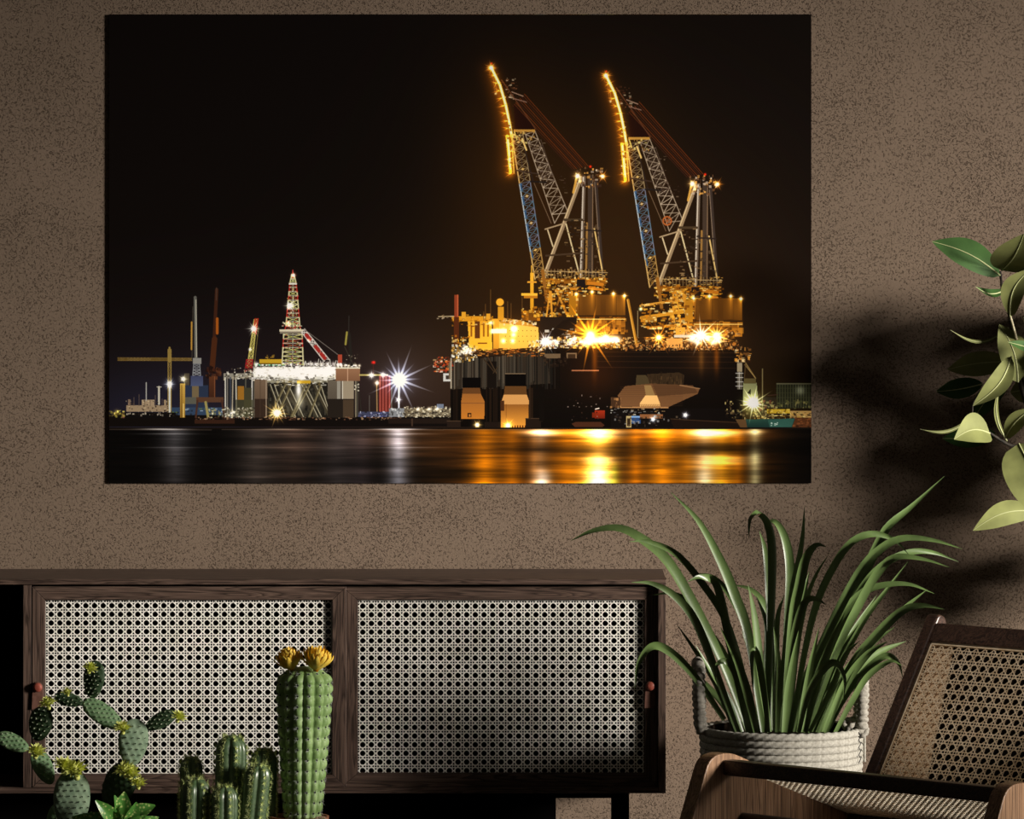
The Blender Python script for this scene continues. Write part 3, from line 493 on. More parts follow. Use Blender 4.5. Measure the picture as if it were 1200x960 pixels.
    for x in (684, 690, 697, 704, 711, 718, 723): glow(x, 400+R.uniform(-2, 2), 5., (255, 240, 200), .9, 4)
    for x in (637, 645, 652, 668): glow(x, 402, 3.4, (250, 250, 250), .8)
    for x in (811, 817, 830, 836, 842): glow(x, 399+R.uniform(-2, 3), 3.4, (255, 250, 230), .9)
    glow(700, 396, 28, (150, 80, 10), .55, 16); glow(828, 396, 28, (130, 70, 10), .5, 14); glow(600, 392, 28, (90, 50, 6), .5, 18)
    for x, y in ((675.5, 345), (694, 342.5), (719, 344.6), (732, 347), (813, 350), (831.5, 347.5), (856.5, 347.5), (868.5, 350.5)): star(x, y, 6, (255, 180, 60), 8, 1.3)
    star(692, 393.5, 46, (255, 150, 30), 16, 4.2, .2, 1.3); star(710, 396.5, 18, (255, 190, 80), 14, 2.8, .1); star(639.6, 400, 20, (236, 240, 255), 12, 2.6); star(673, 398, 9, (255, 220, 160), 8, 1.8)
    star(821.5, 393.5, 27, (255, 250, 226), 14, 3.2, .15, 1.2); star(840, 394, 26, (255, 190, 90), 14, 3., .3, 1.2); star(772, 396, 25, (255, 150, 30), 12, 2.6); glow(751, 362.7, 1.8, (220, 255, 200), 1.2); glow(697, 420, 3, (90, 44, 4), .8, 20); glow(822, 420, 3, (60, 40, 14), .8, 16); glow(840, 420, 3, (90, 44, 4), .8, 16)
    star(559.4, 498.5, 9, (255, 210, 110), 12, 1.9); star(595.4, 499.3, 12, (255, 190, 60), 14, 2.4); star(883, 473, 27, (240, 246, 180), 16, 3.6, .2, 1.2); glow(883, 476, 12, (100, 110, 50), .7); star(765.4, 492, 6, (200, 226, 255), 10, 1.4); star(803.3, 487, 7, (220, 230, 255), 10, 1.4)
    star(324.4, 484.5, 22, (250, 200, 100), 14, 3.2, .1); star(297.2, 385.7, 13, (230, 238, 226), 12, 1.9); star(339.8, 358.8, 11, (236, 236, 210), 12, 1.9); star(344, 323, 5, (255, 170, 140), 8, 1.2); star(198.8, 450.7, 10, (200, 220, 240), 12, 2.1); star(214.7, 444.7, 8, (230, 230, 180), 10, 1.7); star(435.5, 440.3, 8, (236, 244, 250), 8, 1.7); star(449, 440, 6, (236, 244, 250), 8, 1.5); star(442, 449.3, 5, (255, 220, 170), 8, 1.5); glow(438, 425, 1.6, (200, 20, 10), .9); glow(338, 380, 2.4, (255, 250, 180), .9); glow(293, 410, 1.6, (255, 255, 220), 1.); glow(361.5, 399.5, 1.6, (255, 250, 200), .9)
    star(468, 445.6, 45, (196, 214, 250), 16, 4.2, .35, .85); glow(468, 446, 16, (60, 74, 110), .7); star(467, 469, 7, (200, 214, 250), 10, 1.4)
    # ------------ water
    b = box_of(128, 502.5, 951, 567); gx2, gy2 = grid(b); v = B[b[1]:b[3], b[0]:b[2]]; hh, ww = gx2.shape
    f = np.clip((gy2-502)/64, 0, 1)
    def col(x, w, c, g, prof=None, top=1., bot=1.):
        p = top*(1-f)+bot*f
        if prof is not None: p = p*np.interp(gy2[:, 0], prof[0], prof[1])[:, None]
        return (np.exp(-np.abs((gx2-x)/w)**1.7)*p*g)[..., None]*np.array(c, np.float32)
    o = np.zeros((hh, ww, 3), np.float32)+np.array((6, 4, 3), np.float32)
    warm = 1/(1+np.exp(-(gx2-520)/26))*(1/(1+np.exp((gx2-905)/14)))
    o += (warm*(1-.2*f))[..., None]*np.array((62, 32, 4), np.float32)
    o += (np.exp(-((gx2-480)/70)**2)*.6*(1-f))[..., None]*np.array((60, 40, 26), np.float32)
    pr = ([502, 508, 520, 530, 538, 552, 567], [.9, 1, .75, .55, .9, 1, .95])
    o += col(205, 16, (84, 84, 90), .8, None, 1, .4)+col(300, 24, (40, 36, 34), .9)+col(345, 30, (60, 46, 40), .8, None, 1.1, .5)+col(395, 22, (38, 36, 38), .8)+col(467, 12, (150, 156, 176), .85, None, 1.1, .75)+col(425, 16, (34, 30, 34), .7)
    o += col(568, 16, (170, 96, 0), .95, pr, .7, 1.2)+col(600, 12, (120, 66, 0), .9, pr, .8, 1.1)+col(626, 7, (90, 60, 30), .8, pr)+col(634, 9, (210, 190, 170), .7, ([502, 508, 516, 524, 545, 556, 567], [1, 1, .5, .25, .3, .8, .9]))
    o += col(665, 20, (150, 84, 0), .8, pr)+col(700, 19, (255, 176, 30), 1.05, pr)+col(702, 12, (255, 220, 170), .85, ([502, 506, 516, 524, 534, 548, 567], [.8, 1, .6, .2, .5, 1, .95]))+col(720, 5, (20, 70, 10), .7, ([502, 540, 550, 567], [0, 0, 1, 1]))
    o += col(776, 17, (236, 140, 8), 1., ([502, 508, 520, 535, 544, 567], [.7, .9, .8, .6, .95, .9]))+col(745, 9, (190, 104, 0), .6, pr)+col(826, 13, (236, 210, 160), .9, ([502, 508, 515, 526, 536, 546, 560, 567], [1, 1, .5, .25, .9, .7, .95, .6]))+col(846, 14, (255, 170, 20), .9, ([502, 508, 520, 528, 536, 545, 567], [.9, .8, .4, .5, 1, .9, .9]))
    o += col(885, 7, (196, 206, 160), .95, ([502, 508, 512, 522, 536, 548, 567], [.9, 1, .4, .35, 1, .6, .8]))+col(805, 12, (120, 70, 0), .8, pr)+col(865, 8, (130, 70, 0), .7, pr)
    def pool(x, y, rx, ry, c): return (np.exp(-np.abs((gx2-x)/rx)**2.2-np.abs((gy2-y)/ry)**2.2))[..., None]*np.array(c, np.float32)
    o += pool(636, 508, 20, 4, (200, 180, 150))+pool(702, 509, 24, 4.5, (190, 170, 140))+pool(838, 508.5, 26, 3.6, (190, 180, 150))+pool(772, 509, 20, 3.5, (90, 50, 10))+pool(702, 540, 17, 4, (150, 140, 120))+pool(850, 540, 22, 5, (120, 110, 80))+pool(700, 560, 14, 9, (110, 130, 130))+pool(826, 560, 8, 9, (60, 80, 90))+pool(637, 562, 9, 8, (90, 100, 110))
    o *= (1-.45*np.exp(-((gy2-526)/8.)**2)/(1+np.exp(-(gx2-570)/14)))[..., None]
    o -= (np.exp(-((gx2-783)/20)**2-((gy2-546)/3.5)**2)*.5)[..., None]*o
    # long-exposure ripples: streaks stretched along x
    for (n_, ln_, am) in ((9, 200, .30), (26, 90, .26), (70, 40, .14)):
        rows = max(8, n_); cx = max(4, int(ww/ln_)); g = R.randn(rows+1, cx+2).astype(np.float32)
        yi = np.linspace(0, rows-.01, hh); xi = np.linspace(0, cx, ww); y_ = yi.astype(int); x_ = xi.astype(int); fy = (yi-y_)[:, None]; fx = (xi-x_)[None]
        m = (g[y_][:, x_]*(1-fy)+g[y_+1][:, x_]*fy)*(1-fx)+(g[y_][:, x_+1]*(1-fy)+g[y_+1][:, x_+1]*fy)*fx
        o *= (1+am*m*.6)[..., None]
    v[:] = np.clip(o, 0, 255)
    rect(128, 501.5, 951, 503.5, (20, 14, 10)); 
    for a, c_, al in ((190, (230, 232, 236), .8), (330, (190, 170, 150), .5), (467, (240, 240, 250), .9)):
        glow(a, 503.6, 24, c_, al, .9); glow(a+6, 509, 30, tuple(x*.35 for x in c_), al, .8); glow(a+10, 525, 34, tuple(x*.25 for x in c_), al, .7)
    for a in (128, 260, 400, 520): line(a, 504, a+120, 504.4, .7, (120, 100, 84), .5)
    for a, w_ in ((635, 26), (703, 34), (770, 22), (838, 34), (885, 12)): glow(a, 506.5, w_, (200, 150, 90), .55, 2.2)
    np.clip(B, 0, 255, out=B)
    return B
# ================================================================ the setting
bm = bmesh.new(); box(bm, -3.2, 3.2, 0, .12, 0, 3.0); tag(obj('wall_back', bm, M['wall'], label='brown textured plaster wall behind the sideboard'), kind='structure')
bm = bmesh.new(); box(bm, -3.2, 3.2, -5, .12, -.1, 0); tag(obj('floor', bm, M['floor'], label='dark floor below the frame of the picture'), kind='structure')

# ================================================================ the print
B = draw_print(); hh, ww = B.shape[:2]
img = bpy.data.images.new('harbour_print', ww, hh); px = np.ones((hh, ww, 4), np.float32); px[..., :3] = B[::-1]/255.; img.pixels.foreach_set(px.ravel()); img.update(); img.pack()
mp_ = mat('printed_sheet', (0, 0, 0), .9, .04); t, n, L, b = nodes(mp_)
ti = n('ShaderNodeTexImage', image=img); tc = n('ShaderNodeTexCoord'); L(tc.outputs['UV'], ti.inputs[0]); L(ti.outputs[0], b.inputs['Base Color'])
me_edge = mat('print_edge', (.02, .016, .012), .7)
p0, p1 = W(128, 566.5, -.006), W(950.8, 16.8, -.006)
pr = empty('wall_print', (0, -.001, (p0.z+p1.z)/2), 'large unframed night harbour print of two lit cranes on the wall', 'picture')
bm = bmesh.new(); box(bm, p0.x, p1.x, -.0058, -.003, p0.z, p1.z); obj('backing_board', bm, me_edge, pr)
bm = bmesh.new(); v = [bm.verts.new(q) for q in ((p0.x, -.006, p0.z), (p1.x, -.006, p0.z), (p1.x, -.006, p1.z), (p0.x, -.006, p1.z))]
f = bm.faces.new(v); uv = bm.loops.layers.uv.new('UVMap')
for l, c in zip(f.loops, ((0, 0), (1, 0), (1, 1), (0, 1))): l[uv].uv = c
obj('printed_sheet', bm, mp_, pr, 'night photograph of offshore crane vessel, drilling rig and orange reflections')
for x in (p0.x+.1, p1.x-.1):
    for z in (p0.z+.1, p1.z-.1): bm = bmesh.new(); box(bm, x-.03, x+.03, -.003, 0, z-.03, z+.03); obj('spacer', bm, me_edge, pr)

# ================================================================ the sideboard
YF = -.31
sb = empty('sideboard', (W(260, 680, YF).x, -.16, 0), 'dark wooden sideboard with sliding cane doors below the print', 'sideboard')
def R3(x0, y0, x1, y1, yf, yb, name, m, parent=None, label=None, bevel=.0008):   # a board seen at a pixel rectangle on the plane yf, reaching back to yb
    a, c = W(x0, y1, yf), W(x1, y0, yf); bm = bmesh.new(); box(bm, a.x, c.x, yf, yb, a.z, c.z); return obj(name, bm, m, parent or sb, label, bevel=bevel)
XL = -262
R3(XL, 678.8, 780.6, 685.2, YF-.004, -.002, 'top', M['wood_x'])
R3(771.4, 685.2, 780.2, 930, YF, -.004, 'side_panel', M['wood_z'])
R3(XL, 685.2, XL+9, 930, YF, -.004, 'side_panel', M['wood_z'])
R3(XL+9, 923.2, 771.4, 930, YF, -.004, 'bottom_panel', M['wood_x'])
R3(27, 685.6, 36.6, 923.2, YF+.001, -.02, 'divider', M['wood_z'])
R3(XL+9, 685.2, 771.4, 923.2, -.02, -.004, 'back_panel', M['black'])
R3(XL+9, 800, 27, 806, YF+.06, -.02, 'shelf', M['black'])
bm = bmesh.new(); a, c = W(37, 923.2, YF), W(771.4, 685.4, YF)       # black sheet added behind the doors, standing for the shade inside
box(bm, a.x, c.x, YF+.075, YF+.08, a.z, c.z); obj('inner_shade_sheet', bm, M['black'], sb)
for x0, x1, z0, z1 in ((a.x, c.x, a.z, a.z+.004), (a.x, c.x, c.z-.004, c.z)):
    bm = bmesh.new(); box(bm, x0, x1, YF+.048, YF+.075, z0, z1); obj('door_track', bm, M['black'], sb)
def leg(x0, x1, y):
    bm = bmesh.new(); a, c = W(x0, 930, YF), W(x1, 930, YF); box(bm, a.x, c.x, y, y+.04, 0, a.z); obj('leg', bm, M['black'], sb, bevel=.002)
for x0, y in ((716.4, YF+.006), (630, -.06), (XL+50, YF+.006), (XL+80, -.06)): leg(x0, x0+21, y)
bm = bmesh.new(); a, c = W(XL+60, 934, YF), W(725, 934, YF); box(bm, a.x, c.x, YF+.08, YF+.10, a.z-.012, a.z+.0078); obj('base_rail', bm, M['black'], sb)
bm = bmesh.new(); a, c = W(XL+60, 929.5, YF), W(652, 929.5, YF); box(bm, a.x, c.x, YF+.16, -.03, 0, a.z-.001); obj('shade_block', bm, M['black'], sb)  # added black block, standing for the deep shade under the sideboard

def door(x0, x1, y0, y1, ix0, ix1, iy0, iy1, yf, holes, name, label):
    dr = bpy.data.objects.new(name, None); C.objects.link(dr); dr.parent = sb; c = W((x0+x1)/2, y1, yf); dr.location = c-org(sb); tag(dr, label)
    T = .022
    def piece(nm, pts, m):
        bm = bmesh.new(); prism(bm, pts, lambda px, py: W(px, py, yf), lambda px, py: W(px, py, yf)+Vector((0, T, 0))); bmesh.ops.recalc_face_normals(bm, faces=bm.faces); return obj(nm, bm, m, dr, bevel=.0009)
    g = .12
    piece('rail', [(x0+g, y0), (x1-g, y0), (ix1-g, iy0), (ix0+g, iy0)], M['wood_x']); piece('rail', [(x0+g, y1), (x1-g, y1), (ix1-g, iy1), (ix0+g, iy1)], M['wood_x'])
    piece('stile', [(x0, y0+g), (ix0, iy0+g), (ix0, iy1-g), (x0, y1-g)], M['wood_z']); piece('stile', [(x1, y0+g), (ix1, iy0+g), (ix1, iy1-g), (x1, y1-g)], M['wood_z'])
    # a slim bead round the opening
    bd = .9
    for nm, r in (('bead', (ix0, iy0, ix1, iy0+bd)), ('bead', (ix0, iy1-bd, ix1, iy1)), ('bead', (ix0, iy0, ix0+bd, iy1)), ('bead', (ix1-bd, iy0, ix1, iy1))):
        a, c = W(r[0], r[3], yf), W(r[2], r[1], yf); bm = bmesh.new(); box(bm, a.x, c.x, yf+.008, yf+T, a.z, c.z); obj(nm, bm, M['wood_x'], dr)
    a, c = W(ix0, iy1, yf), W(ix1, iy0, yf); w, h = c.x-a.x, c.z-a.z; p = holes[0]*K(yf); bm = bmesh.new()
    cane(bm, w, h, p, p, lambda u, v, d: Vector((a.x+u, yf+.0120-d, a.z+v)), sw=.088, dw=.10, gap=.148, th=.0007, ou=holes[1], ov=holes[2])
    obj('cane_panel', bm, M['cane'], dr, 'pale open-weave cane', kind='stuff')
    return dr
d1 = door(37.8, 405.6, 687.6, 922.8, 52.2, 389.4, 703., 908.2, YF, (10.16, .72, .47), 'sliding_door', 'left sliding door standing proud of the other')
d2 = door(400, 770.5, 687.6, 922.2, 418.6, 755.6, 703., 907, YF+.016, (10.16, .62, .30), 'sliding_door', 'right sliding door set further back')
def pull(px, py, yf, dr, lab, side):
    a = W(px, py, yf); bm = bmesh.new(); k = K(yf)
    pts = [(-7, -4.5), (-4.5, 6.5*.2-1), (-5, 6)] ; pts = [(-7.2, 26), (-6.3, 4), (-6, -1), (-3.6, -5.2), (0, -6.6), (3.6, -5.2), (6, -1), (6.3, 4), (5.6, 26)]
    prism(bm, pts, lambda u, v: a+Vector((u*k, -.0005, -v*k)), lambda u, v: a+Vector((u*k, -.004, -v*k))); bmesh.ops.recalc_face_normals(bm, faces=bm.faces); tb = obj('pull_tab', bm, M['leather'], dr, lab, bevel=.0008)
    bm = bmesh.new(); n = 20; prof = [(5.2, 0), (5.4, .004), (4.6, .0065), (2.4, .008), (.3, .0082)]; rings = []
    for r, d in prof: rings.append([bm.verts.new(a+Vector((r*k*math.cos(2*math.pi*i/n), -.004-d, r*k*math.sin(2*math.pi*i/n)))) for i in range(n)])
    for p, q in zip(rings, rings[1:]):
        for i in range(n): bm.faces.new((p[i], p[(i+1) % n], q[(i+1) % n], q[i]))
    bm.faces.new(rings[-1]); bmesh.ops.recalc_face_normals(bm, faces=bm.faces); obj('rivet', bm, M['rivet'], dr, 'reddish round rivet', smooth=True)
pull(44.3, 805.5, YF, d1, 'brown leather pull tab', 1); pull(762.3, 804, YF+.016, d2, 'brown leather pull tab in shade', 1)

# ================================================================ the cane lounge chair
CO = Vector(((812-600)*K(-1.5), -1.5, 0)); cr_ = Vector((.717, -.697, 0)); cb = Vector((.697, .717, 0)); UW = .80
ch = empty('lounge_chair', CO+cr_*UW/2+cb*.35, 'low wooden lounge chair with woven cane seat and reclined cane back', 'chair')
def F(u, v, w): return CO+cr_*u+cb*v+Vector((0, 0, w))
def rounded(pts, rs, n=6):
    out = []
    for i, p in enumerate(pts):
        r = rs[i]; p = Vector(p)
        if not r: out.append(tuple(p)); continue
        a, b = (Vector(pts[i-1])-p).normalized(), (Vector(pts[(i+1) % len(pts)])-p).normalized()
        for k in range(n+1):
            t = k/n; out.append(tuple((p+a*r)*(1-t)**2+p*2*t*(1-t)+(p+b*r)*t*t))
    return out
prof = rounded([(-.19, 0), (.012, .472), (.075, .478), (.50, .315), (.90, 0), (.80, 0), (.42, .13), (-.07, 0)], [.01, .03, .03, .10, .02, .02, .10, .02])
TB = .037
for u0, lb in ((0, None), (UW, None)):
    bm = bmesh.new(); prism(bm, prof, lambda v, w: F(u0, v, w), lambda v, w: F(u0+TB, v, w)); bmesh.ops.recalc_face_normals(bm, faces=bm.faces)
    obj('side_board', bm, M['chair_wood'], ch, bevel=.007)
def cbox(name, m, u0, u1, v0, v1, w0, w1, bevel=.004, f=F, parent=ch, label=None):
    bm = bmesh.new(); box(bm, u0, u1, v0, v1, w0, w1, f); bmesh.ops.recalc_face_normals(bm, faces=bm.faces); return obj(name, bm, m, parent, label, bevel=bevel)
cbox('front_rail', M['chair_dark'], TB, UW, .052, .084, .430, .462)
# seat frame and cane, sloping down to the back
s0, s1 = Vector((.084, .447)), Vector((.47, .310)); sd = (s1-s0).normalized(); sn = Vector((-sd.y, sd.x)); SL = (s1-s0).length
def FS(u, l, d): q = s0+sd*l+sn*d; return F(u, q.x, q.y)
bm = bmesh.new(); cane(bm, UW-TB, SL, .0150, .0150, lambda u, v, d: FS(TB+u, v, d), sw=.16, dw=.16, th=.0006, gap=.18); obj('seat_cane', bm, M['seat_cane'], ch, 'tightly woven pale cane seat', kind='stuff')
cbox('rear_rail', M['chair_dark'], TB, UW, SL-.02, SL+.012, -.026, .012, f=FS)
bm = bmesh.new(); tube(bm, [F(TB, .115, .336), F(UW, .115, .336)], .011, 12); obj('stretcher', bm, M['chair_dark'], ch, smooth=True)
# reclined back
b0, b1 = Vector((.452, .29)), Vector((.722, .715)); bd_ = (b1-b0).normalized(); bn = Vector((-bd_.y, bd_.x)); BL = (b1-b0).length
def FB(u, l, d): q = b0+bd_*l+bn*d; return F(u, q.x, q.y)          # d towards the sitter
US = TB+.002; SW_ = .034
for u0 in (US, UW-US-SW_+TB):
    bm = bmesh.new(); pp = rounded([(-.018, 0), (-.018, BL+.012), (.018, BL+.012), (.018, 0)], [0, .017, .017, 0]); prism(bm, pp, lambda d, l: FB(u0, l, d), lambda d, l: FB(u0+SW_, l, d)); bmesh.ops.recalc_face_normals(bm, faces=bm.faces); obj('stile', bm, M['chair_dark'], ch, bevel=.005)
ua, ub = US+SW_, UW-US-SW_+TB
cbox('top_rail', M['chair_dark'], ua, ub, BL-.058, BL-.012, -.012, .016, f=FB)
cbox('lower_rail', M['chair_dark'], ua, ub, -.01, .028, -.012, .014, f=FB)
bm = bmesh.new(); pu, pv = .0243, .0238; cane(bm, ub-ua, BL-.058-.028, pu, pv, lambda u, v, d: FB(ua+u, .028+v, .002+d), sw=.075, dw=.085, th=.0009, gap=.150, ou=.75, ov=.4); obj('back_cane', bm, M['chair_cane'], ch, 'golden cane of the backrest with round holes', kind='stuff')
for a_ in ((ua, ua+.004, .028, BL-.058), (ua, ub, BL-.062, BL-.058), (ub-.004, ub, .028, BL-.058)): cbox('cane_bead', M['chair_cane'], a_[0], a_[1], a_[2], a_[3], .001, .008, .001, FB)
cbox('back_liner', M['liner_shaded'], ua, ub, .028, BL-.058, -.010, -.007, 0, FB, label='backing behind the cane, coloured dark as its shaded part')
bm = bmesh.new(); hb = BL-.058; q = [(ua+.004, .028), (ua+.145, .028), (ua+.055, hb), (ua+.004, hb)]; prism(bm, q, lambda u, l: FB(u, l, -.0068), lambda u, l: FB(u, l, -.0045)); bmesh.ops.recalc_face_normals(bm, faces=bm.faces); obj('lit_liner_strip', bm, M['liner_lit'], ch, 'tan strip coloured as the lit part of the backing, left of the cane')  # tan shape paints the lit area seen through the cane holes

# ================================================================ rope basket and its plant
YB = -.60; bk = K(YB); bc = W(916, 851, YB); RB = 97*bk
ba = empty('rope_basket', (bc.x, bc.y, 0), 'round grey coiled rope basket on the floor between sideboard and chair', 'basket')
rr = 4.5*bk; cz = bc.z-rr; ncoil = int(cz/(rr*1.86)); step = (cz-rr)/ncoil
me = None
for i in range(ncoil+1):
    z = cz-i*step; R_ = RB-rr-.035*(i/ncoil)**1.3*1.0
    if me is None:
        bm = bmesh.new(); N = 260; n = 12; rings = []
        for k in range(N):
            a = 2*math.pi*k/N; rings.append([])
            for j in range(n):
                p = 2*math.pi*j/n; r = rr*(1.02+.11*math.cos(3*p-a*52)); rings[-1].append(bm.verts.new(((R_+r*math.cos(p))*math.cos(a), (R_+r*math.cos(p))*math.sin(a), r*math.sin(p)*1.02)))
        for k in range(N):
            p, q = rings[k], rings[(k+1) % N]
            for j in range(n): bm.faces.new((p[j], q[j], q[(j+1) % n], p[(j+1) % n]))
        o = obj('rope_coil', bm, M['rope'], ba, smooth=True); me = o.data; R0 = R_
        for v in me.vertices: v.co += Vector((bc.x, bc.y, 0))
    else:
        o = bpy.data.objects.new('rope_coil', me); C.objects.link(o); o.parent = ba
    o.location = (0, 0, z); o.scale = (R_/R0, R_/R0, 1)
bm = bmesh.new(); lathe(bm, [(RB-2.4*rr, bc.z-.004), (RB-2.4*rr, bc.z-.012), (RB-3*rr, bc.z-.05), (RB-.045, .01)][::-1], (bc.x, bc.y), 64)
for f in [f for f in bm.faces if len(f.verts) > 10 and f.calc_center_median().z > .1]: bm.faces.remove(f)
obj('basket_lining', bm, M['soil'], ba)
bm = bmesh.new(); lathe(bm, [(RB-.028, bc.z-.035), (RB-.028, bc.z-.026), (.06, bc.z-.014)], (bc.x, bc.y), 48); obj('soil', bm, M['soil'], ba, 'dark potting soil')
def handle(px, py0, py1, sx):
    # an upright rope loop, wound round and round with thinner rope
    k = bk; x = W(px, 0, YB).x; z0, z1 = W(0, py1, YB).z, W(0, py0, YB).z; w = .055
    pts = spline([(x-sx*.006, YB-w, z0), (x, YB-w*1.05, z0+.03), (x+sx*.002, YB-w*.8, z1-.022), (x+sx*.004, YB, z1), (x+sx*.002, YB+w*.8, z1-.022), (x, YB+w*1.05, z0+.03), (x-sx*.006, YB+w, z0)], 220)
    acc = [0]
    for a, b in zip(pts, pts[1:]): acc.append(acc[-1]+(b-a).length)
    bm = bmesh.new(); tube(bm, pts, [.0135*(.78+.34*abs(math.sin(math.pi*a/.0135))**.7+.05*math.sin(a*90)) for a in acc], 12, twist=None); obj('rope_handle', bm, M['rope_dark'], ba, smooth=True)
    for s in ((-1, 1) if sx > 0 else ()):
        bm = bmesh.new(); c = Vector((x-sx*.012, YB+s*w*1.02, z0+.008)); lp = [c+Vector((-sx*.022*math.sin(a), s*.010*math.sin(2*a), .013*math.cos(a))) for a in [i/40*2*math.pi for i in range(41)]]; tube(bm, lp, [.0062*(1+.18*math.sin(i*1.9)) for i in range(41)], 8)
        obj('rope_knot', bm, M['rope_dark'], ba, smooth=True)
handle(1008.5, 797, 857, 1); handle(820, 777, 857, -1)
bm = bmesh.new(); a = math.radians(-24); R_ = RB+.0015; zz = [bc.z-.006-i*.0085 for i in range(9)]
tube(bm, [(bc.x+(R_)*math.cos(a+(.035 if i % 2 else -.035)), bc.y+(R_)*math.sin(a+(.035 if i % 2 else -.035)), z) for i, z in enumerate(zz)], .0011, 6); obj('stitching', bm, M['thread'], ba, 'black zigzag stitching')
bm = bmesh.new(); a = math.radians(-13); tube(bm, [(bc.x+(R_+.001)*math.cos(a), bc.y+R_*math.sin(a), bc.z+.004-i*.01) for i in range(9)], .003, 8); obj('edge_cord', bm, M['rope'], ba, 'pale upright cord at the handle')

# ---------------------------------------------------------------- long-bladed grass plant
gp = empty('grass_plant', (bc.x, bc.y, bc.z-.02), 'long-bladed arching green grass plant growing in the rope basket', 'plant')
def blade(pts, w, y0, y1, face, seg=26):
    """pts: crop coordinates tip..base; y0 depth at the base, y1 at the tip; face: turn of the blade about its own line"""
    pts = pts[::-1]; P3 = []
    n_ = len(pts)
    for i, (cx, cy) in enumerate(pts):
        t = i/(n_-1); y = y0+(y1-y0)*t**1.4; P3.append(W(740+cx/2.4, 560+cy/2.4, y))
    P3 = spline(P3, seg); bm = bmesh.new(); rows = []
    for i, p in enumerate(P3):
        t = i/seg; d = (P3[min(i+1, seg)]-P3[max(i-1, 0)]).normalized(); s = d.cross(Vector((math.sin(face), -math.cos(face), .25+.2*math.sin(face*3)))).normalized(); nn = s.cross(d)
        ww_ = w*bk*.5*min(1, .62+t*1.3)*(1-max(0, (t-.42)/.58)**1.7*.97)
        rows.append([bm.verts.new(p-s*ww_+nn*ww_*.38), bm.verts.new(p-nn*ww_*.15), bm.verts.new(p+s*ww_+nn*ww_*.38)])
    for a, b in zip(rows, rows[1:]):
        for j in (0, 1): bm.faces.new((a[j], a[j+1], b[j+1], b[j]))
    o = obj('blade', bm, M['blade'], gp, smooth=True)
